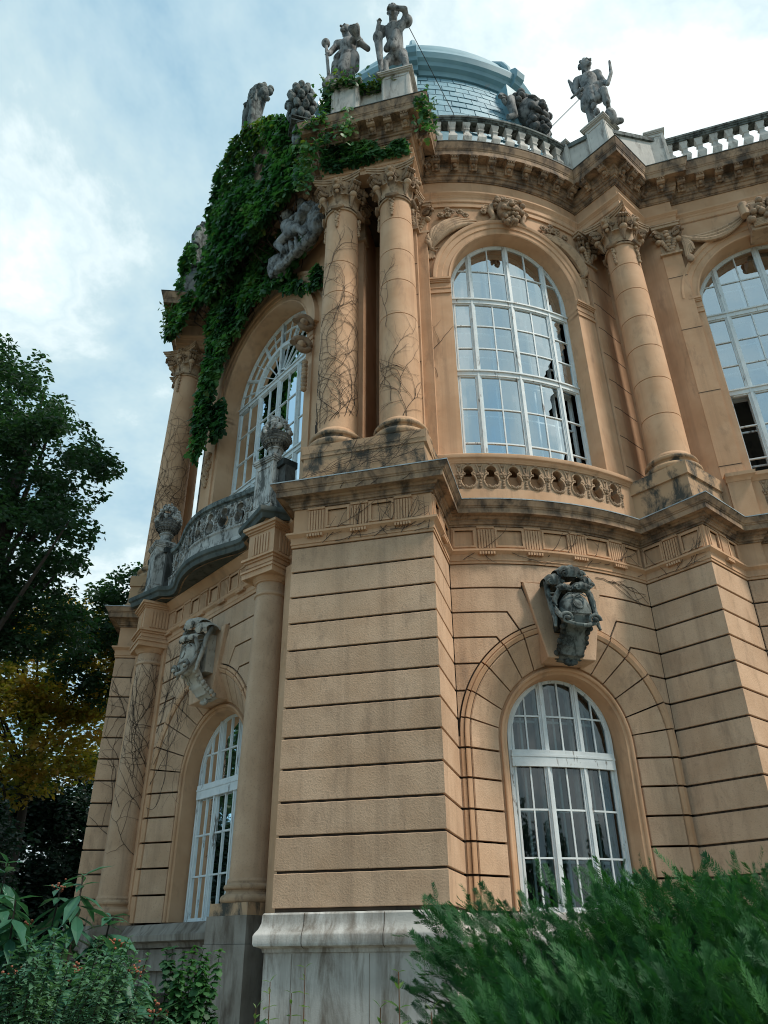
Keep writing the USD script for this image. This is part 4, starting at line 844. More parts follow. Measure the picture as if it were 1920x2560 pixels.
mod_row(hitB, b0, 3, .06); mod_row(b0, hitR, 4, .06); mod_row(c0p, hitC, 2, .25); mod_row(hitC, hitL, 12, .3)
mod_row(F2([(.45, -.08, 0)])[0, :2], F2([(.46, -.08, 0)])[0, :2], 1, 0.005); mod_row(F2([(.95, -.26, 0)])[0, :2], F2([(7.5, -.26, 0)])[0, :2], 14, .05)
# sunk squares in the soffit between modillions over the bow
for s in np.linspace(-1.66, 1.71, 8):
    mb = MB(); P = FBe([(s, 0, 0)])[0, :2]; w = P - C1; f = at(P, math.atan2(w[1], w[0]))
    for (x, y, ex, ey) in ((.30, 0, .02, .17), (.44, 0, .02, .17), (.37, -.075, .14, .02), (.37, .075, .14, .02)): mb.tm(trimesh.creation.box(extents=(ex, ey, .03)), lambda V: f(V + [x, y, 20.245]))
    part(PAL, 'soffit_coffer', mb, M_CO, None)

# ------------------------------------------------------------------ attic: balustrades, pedestals
def square_baluster(P, ang, z0, z1, mat=M_WH, k=1.0):
    f = at(P, ang); h = z1 - z0; mb = MB()
    pr = [(.115, 0), (.115, .07), (.075, .10), (.075, .13), (.10, .19), (.125, .29), (.115, .38), (.075, .50), (.058, .60), (.065, .66), (.085, .68), (.085, .72), (.065, .74), (.075, .80), (.10, .87), (.11, .90), (.11, 1.0)]
    G_ = np.array([[(sx * r * k, sy * r * k, z0 + h * t) for sx, sy in ((-1, -1), (1, -1), (1, 1), (-1, 1))] for r, t in pr]); mb.grid(f(G_.reshape(-1, 3)).reshape(G_.shape), cv=True); return mb
atop = [FB([(s, .22, 0)])[0, :2] for s in np.linspace(-2.25, 2.1, 25)]
def balustrade(pts, frame_pts, mat_rail=M_DK, base=M_WH, label=None):
    mb = MB(); sweep(mb, pts, [(-.26, 20.7), (.03, 20.7), (.03, 20.98), (.05, 21.0), (.05, 21.03), (-.28, 21.04)]); part(PAL, 'attic_base', mb, base, 30)
    mb = MB(); sweep(mb, pts, [(-.28, 21.93), (.02, 21.93), (.03, 21.97), (.06, 21.98), (.07, 22.02), (.10, 22.03), (.10, 22.10), (.07, 22.13), (-.31, 22.13)]); root = part(PAL, 'attic_rail', mb, mat_rail, 30, label=label)
    for P, a in frame_pts: part(root, 'baluster', square_baluster(P, a, 21.03, 21.94), M_WH, 20)
fb = []
for s in np.linspace(-1.83, 1.77, 10): w = FB([(s, 0, 0)])[0, :2] - C1; fb.append((FB([(s, .12, 0)])[0, :2], math.atan2(w[1], w[0])))
balustrade(atop, fb, label='bowed balustrade in front of the dome')
a2 = math.atan2(F2.n[1], F2.n[0])
balustrade([F2([(s, .05, 0)])[0, :2] for s in (.78, 9)], [(F2([(.98 + .41 * k, -.07, 0)])[0, :2], a2) for k in range(18)], label='straight balustrade over the right bay')
for P, a, h, z1 in ((FB([(2.14, .12, 0)])[0, :2], angB, .2, 22.3), (F2([(.66, 0, 0)])[0, :2], a2, .24, 22.45)): post(P, a, 20.7, z1, h, M_WH, 'attic_post')
PB = CB + np.array([-.03, -.52])
post(PB, angB, 20.7, 22.42, .31, M_WH, 'statue_pedestal', cap=.10)
for p, q in ((PB, FB([(2.1, .0, 0)])[0, :2]), (PB, F2([(.6, 0, 0)])[0, :2])):
    f = flat(p, q - p); L = np.linalg.norm(q - p); mb = MB(); mb.box(f, .2, L, -.16, .16, 20.7, 22.0); part(PAL, 'attic_wall', mb, M_WH, 20)
    mb = MB(); mb.box(f, .2, L, -.22, .22, 22.0, 22.16); part(PAL, 'attic_rail', mb, M_DK, 20)
S1, S2 = fa(.82, -.22), fa(2.23, -.27)
post(S2, angA, 20.7, 22.45, .38, M_WH, 'statue_pedestal', cap=.11); post(S1, angA, 20.7, 22.4, .38, M_WH, 'statue_pedestal', cap=.10)
mb = MB(); mb.box(FA, 1.15, 1.9, -.5, -.10, 20.7, 22.05); part(PAL, 'attic_wall', mb, M_WH, 20)
mb = MB(); mb.box(FA, 1.18, 1.86, -.55, -.02, 22.05, 22.17); part(PAL, 'attic_rail', mb, M_DK, 20)
wallpath([fa(2.55, -.35), fa(2.55, -1.5)], 20.7, 22.0, M_WH, 'attic_wall')

# roof deck and interior shell so that no sky shows through the rooms
deck = [tuple(p) for p in [mir(hitA), c1p, c0p, hitC, hitL, a0p, a1p] + bowE + [b0] + ENT_R] + [(15.5, 28), (-1, 30)]
dk = Polygon(deck).buffer(0).buffer(-.35)
for z, nm in ((20.72, 'roof_deck'), (18.9, 'upper_ceiling')):
    mb = MB()
    for g in getattr(dk, 'geoms', [dk]): v, f = tri_poly(g); mb.add(np.c_[v, np.full(len(v), z)], f)
    part(PAL, nm, mb, M_IN, None)
low = [tuple(p) for p in [CFAR, CL, CINL, AINL, AL, AR, AI] + bowpts + [BI, BC, BRI, B2END]] + [(15.5, 28), (-1, 30)]
lk = Polygon(low).buffer(0).buffer(-.5)
for z in (9.3, 2.0):
    mb = MB()
    for g in getattr(lk, 'geoms', [lk]): v, f = tri_poly(g); mb.add(np.c_[v, np.full(len(v), z)], f)
    part(PAL, 'floor_slab', mb, M_IN, None)
inner_pts = [fl(LL - .6, -6.5), fl(.9, -5.6), C1 + N1 * 1.2 - T1 * 1.5, C1 + N1 * 1.2 + T1 * 2.2, F2([(1.0, -5.0, 0)])[0, :2], F2([(9, -5.0, 0)])[0, :2]]
wallpath(inner_pts, 0, 20.7, M_IN, 'inner_wall')
wallpath([fl(LL - .55, -1.4), fl(LL - .6, -6.6)][::-1], 0, 20.7, M_IN, 'inner_wall')
wallpath([F2([(9, -.4, 0)])[0, :2], F2([(9, -5.2, 0)])[0, :2]], 0, 20.7, M_IN, 'inner_wall')

# ------------------------------------------------------------------ dome
DC = np.array([1.84, 19.5]); base_a = math.atan2(N1[1], N1[0])
def dome_pt(k, t, ap, z, bulge):
    """face k (0 = behind the bow), t in -1..1 across the face"""
    a = base_a + k * math.pi / 4; n = np.array([math.cos(a), math.sin(a)]); e = np.array([-n[1], n[0]]); hw = ap * math.tan(math.pi / 8)
    xy = DC + n * (ap + bulge * (1 - t * t)) + e * hw * t; return (xy[0], xy[1], z)
slate = [(22.0, 5.05), (23.5, 4.86), (25.0, 4.62), (26.2, 4.38), (27.2, 4.12)]
zs_ = np.array([p[0] for p in slate]); ap_ = np.array([p[1] for p in slate])
mb = MB()
for k in range(8):
    Gd = np.array([[dome_pt(k, t, a - .03, z, .22) for t in np.linspace(-1, 1, 11)] for z, a in slate]); mb.grid(Gd)
DOME = part(PAL, 'dome', mb, M_DM, 30, label='bulging teal dome with slated sides')
roll = [(27.15, 4.10), (27.15, 4.22), (27.35, 4.26), (27.40, 4.40), (27.55, 4.44), (27.62, 4.54), (27.85, 4.60), (28.1, 4.52), (28.25, 4.36), (28.3, 4.2)]
mb = MB()
for k in range(8): mb.grid(np.array([[dome_pt(k, t, a, z, .22) for t in np.linspace(-1, 1, 11)] for z, a in roll]))
part(DOME, 'dome_roll', mb, M_DM, 30)
mb = MB(); up = [(28.25, 4.25), (28.8, 4.18), (29.4, 3.98), (30.0, 3.6), (30.5, 3.0), (30.8, 2.2), (30.95, 1.2), (31.0, 0.05)]
for k in range(8): mb.grid(np.array([[dome_pt(k, t, a, z, .22 * min(1, a / 4)) for t in np.linspace(-1, 1, 11)] for z, a in up]))
part(DOME, 'dome_cap', mb, M_DM, 40)
for k in (-2, -1, 0, 1, 2):                                       # hips
    mb = MB(); pr = [(z, a) for z, a in slate]; L = [np.array(dome_pt(k, 1, a + .03, z, 0)) for z, a in pr]
    mb.tube(L, .13, 8); part(DOME, 'hip', mb, M_DM, 40)
    mb = MB(); L = [np.array(dome_pt(k, 1, a + .05, z, 0)) for z, a in up[:-1]]; mb.tube(L, .12, 8); part(DOME, 'hip', mb, M_DM, 40)
    mb = MB(); Q = [dome_pt(k, 1, a + .10, z, 0) for z, a in roll]; a_ = base_a + k * math.pi / 4 + math.pi / 8; e_ = np.array([-math.sin(a_), math.cos(a_), 0]) * .17; n_ = np.array([math.cos(a_), math.sin(a_), 0]) * .05
    mb.grid(np.array([[np.array(q) - e_ - n_ * 4, np.array(q) - e_ + n_, np.array(q) + e_ + n_, np.array(q) + e_ - n_ * 4] for q in Q])); part(DOME, 'hip', mb, M_DM, 30)
for k in (-1, 0, 1):                                              # slates, each its own plate
    nrow = 13
    for r in range(nrow):
        z0, z1 = 22.0 + 5.2 * r / nrow, 22.0 + 5.2 * (r + 1) / nrow + .03
        if z1 < 23.4: continue
        ncol = 8; sh = .5 * (r % 2); edges_ = [-1] + [(-1 + 2 * (c + sh) / ncol) for c in range(ncol + 1)] + [1]; edges_ = sorted(set(min(1, max(-1, e)) for e in edges_))
        for e0, e1 in zip(edges_[:-1], edges_[1:]):
            if e1 - e0 < .03: continue
            rr = random.Random(k * 1000 + r * 40 + int(e0 * 100)); j = rr.uniform(.012, .034); q = .0015
            A0, A1 = np.interp([z0, z1], zs_, ap_)
            t0, t1 = e0 + .006, e1 - .006; P = [dome_pt(k, t0, A0 + j, z0, .22), dome_pt(k, t1, A0 + j, z0, .22), dome_pt(k, t1, A1 + .004, z1, .22), dome_pt(k, t0, A1 + .004, z1, .22), dome_pt(k, t0, A0 - .02, z0, .22), dome_pt(k, t1, A0 - .02, z0, .22)]
            m = MB().add(P, [(0, 1, 2), (0, 2, 3), (4, 5, 1), (4, 1, 0), (0, 3, 4), (1, 5, 2)]); part(DOME, 'slate', m, M_SL, None)
# ================================================================== carved ornament
def mh(p, q, r0, r1=None):
    r1 = r0 if r1 is None else r1
    a = manifold3d.Manifold.sphere(r0, 14).translate(tuple(map(float, p))); b = manifold3d.Manifold.sphere(r1, 14).translate(tuple(map(float, q)))
    return manifold3d.Manifold.batch_hull([a, b])
def el(c, r): return manifold3d.Manifold.sphere(1.0, 18).scale(tuple(map(float, r))).translate(tuple(map(float, c)))
def fuse(parts, fine=.04, it=6, rough=0.0, seed=1):
    m = manifold3d.Manifold.batch_boolean(parts, manifold3d.OpType.Add).refine_to_length(fine); q = m.to_mesh()
    t = trimesh.Trimesh(q.vert_properties[:, :3], q.tri_verts, process=True); trimesh.smoothing.filter_taubin(t, iterations=it)
    if rough: t.vertices += t.vertex_normals * ((meshkit.fbm(t.vertices * 7, 3, seed) - .5) * rough)[:, None]
    return MB().add(t.vertices, t.faces)
def head(c, r, tilt=(0, 1, 0), hair=True):
    """front is +y; returns head pieces with nose, brow, chin and curls"""
    c = np.asarray(c, float); f = np.asarray(tilt, float); f /= np.linalg.norm(f); u = np.array([0, 0, 1.0]); s = np.cross(f, u); s /= np.linalg.norm(s); u = np.cross(s, f)
    P = lambda a, b, d: c + r * (a * s + b * f + d * u)
    out = [el(c, (r * .8, r * .9, r * 1.05)), mh(P(0, .85, .05), P(0, 1.08, -.18), r * .13, r * .2), el(P(0, .6, -.62), (r * .42, r * .4, r * .36)), mh(P(-.4, .78, .22), P(.4, .78, .22), r * .16), mh(P(-.25, .8, -.42), P(.25, .8, -.42), r * .13)]
    for k in (-1, 1): out.append(el(P(k * .82, 0, -.05), (r * .14, r * .2, r * .25)))
    if hair:
        rr = random.Random(3)
        for k in range(26):
            a = rr.uniform(0, 2 * math.pi); e = rr.uniform(.15, 1.4); x, y, z = math.cos(a) * math.cos(e), math.sin(a) * math.cos(e), math.sin(e)
            if y > .45 and z < .55: continue
            out.append(el(P(x * .85, y * .85 - .1, z * .95), (r * .27,) * 3))
    return out
def hand(p, d, r=.05):
    """palm with four bent fingers and a thumb curling along direction d"""
    p = np.asarray(p, float); d = np.asarray(d, float) / np.linalg.norm(d); s = np.cross(d, [0, 0, 1.0]); s = s / max(np.linalg.norm(s), .2); n = np.cross(s, d); o = [el(p, (r * 1.1, r * 1.1, r * 1.1))]
    for k, L in zip((-1.2, -.4, .4, 1.1), (1.5, 1.8, 1.7, 1.3)):
        a = p + s * r * k * .75; b = a + d * r * L; o += [mh(a, b, r * .34, r * .3), mh(b, b - n * r * .9 + d * r * .3, r * .3, r * .25)]
    return o + [mh(p - s * r * .9, p - s * r * 1.5 + d * r * .9, r * .36, r * .3)]
FIG = {}
def statue(name, parts, P, ang, z, mat, label, group='stone statues on the roofline', rough=.012, wide=1.0, tall=1.0):
    """ang: the direction the figure faces"""
    t = thing(name, label, 'statue', group); f0 = at(P, ang - math.pi / 2, z); f = lambda V: f0(np.asarray(V) * [wide, wide, tall])
    for nm, pcs in parts:
        mb = fuse(pcs, .04, 3, rough); V, F = mb.arr(); part(t, nm, (f(V * [-1, 1, 1]), F[:, ::-1]), mat, 50)
    return t
faceA = math.atan2(FA.n[1], FA.n[0])
def body(sh, hips, knees, feet, chest, belly, scale=1.0):
    o = [mh(chest, belly, .26, .22), mh(belly, (np.array(hips[0]) + hips[1]) / 2, .22, .23), mh(sh[0], sh[1], .13, .13), mh(np.array(chest) + [0, 0, .15], (np.array(sh[0]) + sh[1]) / 2 + [0, 0, .16], .15, .10)]
    for h, k, f in zip(hips, knees, feet):
        k, f = np.array(k), np.array(f); o += [mh(h, k, .165, .105), el(k, (.11, .12, .12)), mh(k, k * .4 + f * .6 + [0, -.03, 0], .10, .105), mh(k * .4 + f * .6, f + [0, 0, .06], .09, .06), mh(f + [0, -.05, .05], f + [0, .20, .03], .065, .05)]
    return o
def arm(s, e, h, d=(0, .3, -1)): return [mh(s, e, .105, .08), mh(e, h, .085, .055), el(np.array(s), (.13, .13, .13))] + hand(h, d)
# 1: youth with horn and staff
b = body(((-.30, 0, 1.98), (.30, 0, 1.98)), ((-.13, 0, 1.12), (.13, 0, 1.12)), ((-.16, .10, .62), (.12, .02, .60)), ((-.19, .02, 0), (.07, -.02, 0)), (0, .02, 1.80), (0, .02, 1.42)) + [mh((0, 0, 2.1), (-.02, .05, 2.32), .11)]
b += head((-.05, .06, 2.46), .20, (-.75, .8, .25)) + arm((-.32, 0, 1.98), (-.52, .04, 1.58), (-.56, .18, 1.32)) + arm((.32, 0, 1.98), (.58, .05, 1.55), (.40, .28, 1.50), (-1, .5, .2))
dr = [mh((-.30, .06, 1.25), (.18, .16, 1.80), .12, .13), mh((-.34, -.02, 1.1), (-.38, 0, .45), .14, .12), mh((.0, .12, 1.2), (-.1, .14, .5), .2, .17), mh((.15, .08, 1.2), (.2, .06, .75), .2, .15), mh((-.35, -.05, .7), (-.45, -.05, .35), .10, .08)]
stf = [mh((-.62, .20, 1.72), (-.50, .12, .25), .045, .05), el((-.63, .2, 1.78), (.13, .13, .13)), mh((-.50, .12, .3), (-.56, .12, .08), .10, .14), mh((-.42, .12, .28), (-.36, .12, .06), .09, .12)]
hr = [mh((.42, .22, 1.55), (.30, .34, 1.70), .06, .10)] + [mh((.30, .34, 1.70), (.24, .50, 1.82), .10, .175)]
hr2 = manifold3d.Manifold.batch_boolean(hr, manifold3d.OpType.Add) - el((.215, .60, 1.88), (.14, .16, .14))
statue('statue', [('figure', b), ('drapery', dr), ('staff', stf), ('horn', [hr2])], S1 + FA.n * .18, faceA + rad(8), 22.5, M_STAT, 'grey statue of a youth with curled hair holding a horn and a staff', tall=1.13)
# 2: bent strong man leaning on a club
b = body(((-.34, .10, 2.02), (.36, .10, 2.02)), ((-.15, -.10, 1.02), (.15, -.10, 1.02)), ((-.30, .10, .55), (.27, .0, .52)), ((-.27, .05, 0), (.30, -.04, 0)), (0, .12, 1.82), (0, -.02, 1.36)) + [mh((0, .15, 2.15), (.04, .28, 2.25), .12)]
b += head((.06, .32, 2.38), .20, (.1, .9, -.35)) + arm((.38, .10, 2.05), (.44, .40, 2.12), (.06, .56, 2.20), (-1, 0, -.1)) + arm((-.36, .10, 2.0), (-.46, .28, 1.55), (-.34, .42, 1.92), (.3, .2, 1)) + [el((.40, .14, 2.02), (.18, .17, .19)), el((-.36, .14, 1.98), (.17, .16, .18)), el((.06, .30, 2.60), (.11, .11, .16))]
statue('statue', [('figure', b), ('drapery', [mh((.28, .18, 1.85), (-.22, .12, 1.15), .12, .10), mh((.10, .22, 1.5), (.0, .2, 1.0), .12, .1)]), ('club', [mh((-.42, .30, 1.55), (-.36, .22, .1), .13, .06), el((-.42, .3, 1.5), (.15, .15, .22))]), ('rock', [el((-.32, -.1, .12), (.22, .2, .22)), el((-.45, .1, .1), (.13, .14, .16))])], S2 + FA.n * .24, faceA - rad(6), 22.45, M_STAT, 'bent muscular stone statue covering its face with one arm', tall=1.12)
# 3: hunter with bow on the right pier
b = body(((-.27, 0, 2.02), (.27, 0, 2.02)), ((-.13, 0, 1.18), (.13, .02, 1.18)), ((-.15, .10, .66), (.32, .26, .98)), ((-.13, .0, 0), (.34, .18, .40)), (0, .02, 1.84), (.02, .02, 1.46)) + [mh((0, 0, 2.14), (0, .06, 2.30), .11)]
b += head((.03, .09, 2.42), .19, (.8, .7, .1)) + arm((-.28, 0, 2.02), (-.40, .06, 1.58), (-.28, .20, 1.25)) + arm((.28, 0, 2.02), (.40, .0, 1.62), (.45, .22, 1.30))
dr = [mh((-.22, .06, 1.42), (.24, .06, 1.42), .17), mh((-.15, .08, 1.3), (-.22, .10, .82), .15, .14), mh((.1, .1, 1.3), (.16, .16, .9), .17, .14), mh((.0, .14, 1.3), (0, .18, .85), .14, .12)]
bw = [mh((.66, .2, 2.08), (.62, .25, 1.55), .035, .05), mh((.62, .25, 1.55), (.46, .3, 1.12), .05, .06)]
qv = [mh((-.50, -.1, 2.32), (-.40, -.08, 1.85), .035, .10), mh((-.40, -.08, 1.85), (-.2, -.12, 1.5), .10, .11), mh((-.54, .2, 1.22), (-.2, .25, 1.36), .03, .04)]
rk = [el((.34, .12, .16), (.16, .18, .26)), el((0, 0, .04), (.38, .32, .10)), el((.02, .26, .30), (.09, .10, .14)), mh((.3, 0, .1), (.58, -.05, .08), .12, .08), el((-.02, .22, .6), (.08, .09, .12))]
statue('statue', [('figure', b), ('drapery', dr), ('bow', bw), ('quiver', qv), ('rock', rk)], PB, rad(-112), 22.42, M_STAT, 'stone hunter statue with bow and quiver on the pedestal of the right pier', wide=1.08, tall=1.26)
# 4: statue on the far left pier, half hidden by ivy
PC = mir(fa(.75, -.35)); post(PC, angA, 20.7, 22.8, .36, M_DK, 'statue_pedestal', cap=.1)
b = body(((-.28, 0, 1.98), (.28, 0, 1.98)), ((-.13, 0, 1.12), (.13, 0, 1.12)), ((-.12, .08, .62), (.16, .02, .60)), ((-.12, .02, 0), (.14, -.02, 0)), (0, .02, 1.80), (0, .02, 1.42)) + head((0, .08, 2.42), .19) + [mh((0, 0, 2.1), (0, .05, 2.3), .1)] + arm((-.3, 0, 1.98), (-.5, .1, 1.7), (-.3, .3, 1.55)) + arm((.3, 0, 1.98), (.42, .1, 1.5), (.2, .25, 1.3))
statue('statue', [('figure', b), ('drapery', [mh((-.25, .04, 1.2), (-.2, .05, .3), .18, .2), mh((.2, .04, 1.2), (.25, .02, .4), .18, .15), mh((.3, -.02, 1.9), (.4, -.05, 1.0), .12, .16)])], PC, faceA - rad(95), 22.8, M_DK, 'blackened statue on the far left pier partly behind ivy')
# trophies over the ivy
t = thing('roof_trophy', 'grey carved group of two figures under a broad shell above the ivy', 'sculpture', 'carved trophies above the ivy')
f_ = at(fl(4.3, -.25), uang, 25.75); f = lambda V: f_(np.asarray(V) * [.8, .8, .9])
rr = random.Random(11)
pcs = [mh((0, 0, 0), (0, 0, 1.4), .34, .30), mh((0, 0, 1.4), (0, 0, 2.45), .3, .42), el((0, .05, 2.6), (.62, .42, .26)), el((-.35, .1, 2.35), (.25, .25, .35)), el((.38, .1, 2.35), (.25, .25, .35))] + [el((rr.uniform(-.55, .55), rr.uniform(-.2, .3), 2.3 + rr.uniform(-.3, .45)), (rr.uniform(.1, .2),) * 3) for _ in range(16)]
V, F = fuse(pcs, .05, 4, .06).arr(); part(t, 'shell', (f(V), F), M_DK, 50)
for s in (-1, 1):
    pcs = [mh((s * .28, -.3, 1.5), (s * .30, -.30, 1.05), .16, .14), mh((s * .30, -.3, 1.05), (s * .34, -.3, .4), .13, .09), mh((s * .34, -.3, .4), (s * .26, -.28, -.1), .09, .07), mh((s * .2, -.3, 1.55), (s * .05, -.32, 2.0), .08, .05), mh((s * .4, -.3, 1.5), (s * .46, -.32, 2.1), .08, .05)] + head((s * .26, -.34, 1.86), .14, (0, -1, -.1))
    V, F = fuse(pcs, .04, 4, .03).arr(); part(t, 'figure', (f(V), F), M_DK, 50)
t = thing('roof_trophy', 'black pointed trophy of leaves and stepped mouldings beside the corner cornice', 'sculpture', 'carved trophies above the ivy')
f_ = at(fl(1.22, -.2), uang + rad(20), 22.3); f = lambda V: f_(np.asarray(V) * [.85, .85, .95])
pcs = [mh((0, 0, -.4), (0, 0, .5), .22, .26), mh((0, 0, .5), (0, 0, 1.7), .24, .34), mh((0, 0, 1.7), (0, 0, 2.45), .34, .12)] + [el((math.cos(a) * r_, math.sin(a) * r_, z_), (.13, .13, .2)) for z_, r_ in ((.7, .30), (1.05, .40), (1.4, .46), (1.75, .42), (2.1, .3)) for a in np.linspace(0, 2 * math.pi, 9)[:-1] + z_]
V, F = fuse(pcs, .05, 3, .10).arr(); part(t, 'leaf_pile', (f(V), F), M_DK, 50)
for zz in (.15, .35, 1.2):
    mb = MB(); 
    for e, h in ((.34, .05), (.30, .09), (.26, .13)): mb.tm(trimesh.creation.box(extents=(2 * e, 2 * e, .05)), lambda V: f(V @ np.array([[.7071, .7071, 0], [-.7071, .7071, 0], [0, 0, 1]]) + [0, 0, zz + h]))
    part(t, 'stepped_moulding', mb, M_DK, 20)

# urns heaped with flowers on the balcony posts
for i, (s, v_, a_) in enumerate(URN_SPOTS):
    t = thing('flower_urn', ('stone urn heaped with carved flowers on the right balcony post', 'stone urn heaped with carved flowers on the left balcony post')[i], 'urn', 'carved flower urns on the balcony')
    f = at(fl(s, v_), a_, 10.86); mb = MB()
    mb.tm(trimesh.creation.box(extents=(.44, .44, .08)), lambda V: f(V + [0, 0, .04]))
    mb.lathe([(.05, .08), (.20, .08), (.20, .11), (.16, .14), (.145, .22), (.15, .30), (.185, .315), (.185, .34), (.15, .36), (.14, .40), (.05, .40)], 30, f); part(t, 'foot', mb, M_BS, 35)
    mb = MB(); mb.lathe([(.10, .38), (.16, .40), (.26, .48), (.31, .60), (.315, .66), (.30, .68), (.1, .68)], 36, f)
    for zz, r_ in ((.44, .225), (.50, .28), (.56, .30), (.62, .318), (.66, .325)): a = np.linspace(0, 2 * math.pi, 61); mb.tube(np.c_[r_ * np.cos(a) * (1 + .012 * np.cos(a * 20)), r_ * np.sin(a) * (1 + .012 * np.cos(a * 20)), np.full(61, zz)], .02, 5, f, cap=False)
    for k in range(20): a = k * math.pi / 10; mb.tube([(r_ * math.cos(a), r_ * math.sin(a), z_) for z_, r_ in ((.40, .18), (.48, .268), (.58, .315), (.67, .325))], .016, 4, f)
    part(t, 'basket', mb, M_BS, 40)
    rr = random.Random(20 + i); mb = MB()
    for k in range(120):
        zz = rr.random(); r_ = .33 * math.sqrt(max(0.02, 1 - zz ** 1.5)); a = rr.uniform(0, 2 * math.pi); q = rr.uniform(.03, .065)
        c = np.array([r_ * math.cos(a), r_ * math.sin(a), .66 + .52 * zz]); mb.ball(c, (q, q, q * .9), 1, f)
        if k % 4 == 0:
            for j in range(5): b_ = j * 1.2566; mb.ball(c * 1.04 + np.array([-math.sin(a) * math.cos(b_), math.cos(a) * math.cos(b_), math.sin(b_)]) * q, q * .6, 0, f)
    mb.lathe([(.0, 1.0), (.27, .66)], 14, f); part(t, 'flowers', mb, M_BS, 60)

# great cartouches on the keystones
def cartouche(fr, sc, mat, v0, label, dark=None):
    f = lambda V: (lambda A: fr(np.c_[A[:, 0] * .86 + sc, A[:, 1] * .82 + v0, 6.26 + (A[:, 2] - 6.2) * .83]))(np.asarray(V, float).reshape(-1, 3)); mb = MB()
    ys = np.array([(-.25, 6.22), (-.05, 6.20), (.12, 6.28), (.27, 6.44), (.38, 6.64), (.50, 6.80), (.62, 6.86)]); G_ = []
    for i, (y, z) in enumerate(np.array([[np.interp(t, np.arange(7), ys[:, 0]), np.interp(t, np.arange(7), ys[:, 1])] for t in np.linspace(0, 6, 31)])):
        w = .23 + .06 * i / 30; rib = .012 * (i % 5 == 0); G_.append([(w * q, y + .05 * (1 - q * q) + rib, z - .05 * (1 - q * q) - rib) for q in np.linspace(-1, 1, 11)] + [(w * q, y - .06, z + .08) for q in np.linspace(1, -1, 5)])
    G_ = np.array(G_); mb.grid(f(G_.reshape(-1, 3)).reshape(G_.shape), cv=True)
    root = part(PAL, 'cartouche', mb, mat, 50, label=label)
    mb = MB()
    for sg in (-1, 1):                                             # leafy edges of the bracket
        for k in range(8): mb.ball((sg * (.27 + .02 * math.sin(k * 2)), -.08 + .085 * k, 6.24 + .07 * k + .02 * math.cos(k)), (.06, .07, .07), 1, f)
    for k in range(6): mb.ball((.10 * math.cos(k), .02, 6.12 + .05 * math.sin(k * 2)), .06, 1, f)
    part(root, 'bracket_leaf', mb, mat, 50)
    pcs = [el((0, .56, 7.12), (.34, .22, .44)), el((0, .50, 6.95), (.30, .2, .2))]
    V, F = fuse(pcs, .04, 2, .01).arr(); part(root, 'shield', (f(V), F), mat, 60)
    mb = MB()
    for sg in (-1, 1):
        mb.tube([(sg * .14, .60, 7.66), (sg * .30, .62, 7.58), (sg * .41, .58, 7.35), (sg * .41, .62, 7.05), (sg * .30, .72, 6.80), (sg * .12, .80, 6.70), (0, .81, 6.69)], [.04, .055, .06, .055, .05, .05, .05], 8, f)
        mb.tube(spiral(np.array([sg * .28, .78, 6.84]), .13, 1.8, np.array([sg, 0, 0]), np.array([0, .3, 1.0]), 28), np.linspace(.04, .018, 28), 6, f); mb.ball((sg * .28, .83, 6.84), .05, 1, f)
        mb.tube([(sg * .43, .25, 7.95), (sg * .47, .40, 7.6), (sg * .46, .48, 7.2), (sg * .44, .56, 6.9), (sg * .47, .6, 6.7)], [.06, .07, .06, .05, .03], 8, f)
        for k in range(6): t = k / 5; mb.tube([(sg * (.45 - .02 * t), .46 + .08 * t, 7.55 - .5 * t), (sg * (.40 - .02 * t), .60 + .06 * t, 7.50 - .5 * t)], [.03, .015], 5, f)
    mb.tube([(-.24, .74, 7.02), (-.1, .80, 6.98), (.1, .80, 6.98), (.24, .74, 7.02)], .022, 5, f)
    a_ = np.linspace(0, 2 * math.pi, 21); mb.tube(np.c_[.11 * np.cos(a_), np.full(21, .775), 7.25 + .15 * np.sin(a_)], .016, 5, f, cap=False)
    mb.tube([(-.26, .68, 7.38), (-.18, .74, 7.46), (-.05, .77, 7.44), (.08, .77, 7.46), (.2, .73, 7.42)], .016, 5, f)
    part(root, 'scroll_frame', mb, mat, 60)
    mb = MB()                                                      # hood of rolled shells over a dark hollow
    def lobe(x, y, z, w, d, h):
        G_ = []
        for u in np.linspace(0, 1, 9):
            ph = rad(-35 + 200 * u); row = []
            for q in np.linspace(-1, 1, 13): fl_ = 1 + .07 * math.cos(q * 12); row.append((x + w * q * math.sqrt(max(.05, 1 - .25 * (1 - u) ** 2)), y + d * math.cos(ph) * math.sqrt(max(0.0, 1 - .8 * q * q)) * fl_, z + h * math.sin(ph) * math.sqrt(max(0.02, 1 - .75 * q * q)) * fl_))
            G_.append(row)
        G_ = np.array(G_); mb.grid(f(G_.reshape(-1, 3)).reshape(G_.shape))
        for o in (-1, 1): mb.tube(spiral(np.array([x + o * w * .55, y + d * .78, z - h * .25]), w * .34, 1.5, np.array([1.0 * o, 0, 0]), np.array([0, .1, 1.0]), 18), w * .10, 5, f)
    lobe(0, .36, 8.02, .30, .42, .24); lobe(-.33, .28, 7.84, .20, .38, .22); lobe(.33, .28, 7.84, .20, .38, .22); lobe(-.20, .46, 7.62, .17, .30, .13); lobe(.16, .50, 7.66, .20, .30, .15)
    mb.tm(trimesh.creation.box(extents=(.56, .40, 1.0)), lambda V: f(V + [0, .05, 7.3])); part(root, 'shell_hood', mb, dark or mat, 60)
cartouche(FB, -.06, M_DK, .08, 'blackened cartouche with shell hood on the keystone of the bowed bay', dark=M_DK)
cartouche(FLshift, LL / 2 - .22, M_CAR, .08, 'pale cartouche with scrolls on the keystone under the balcony')

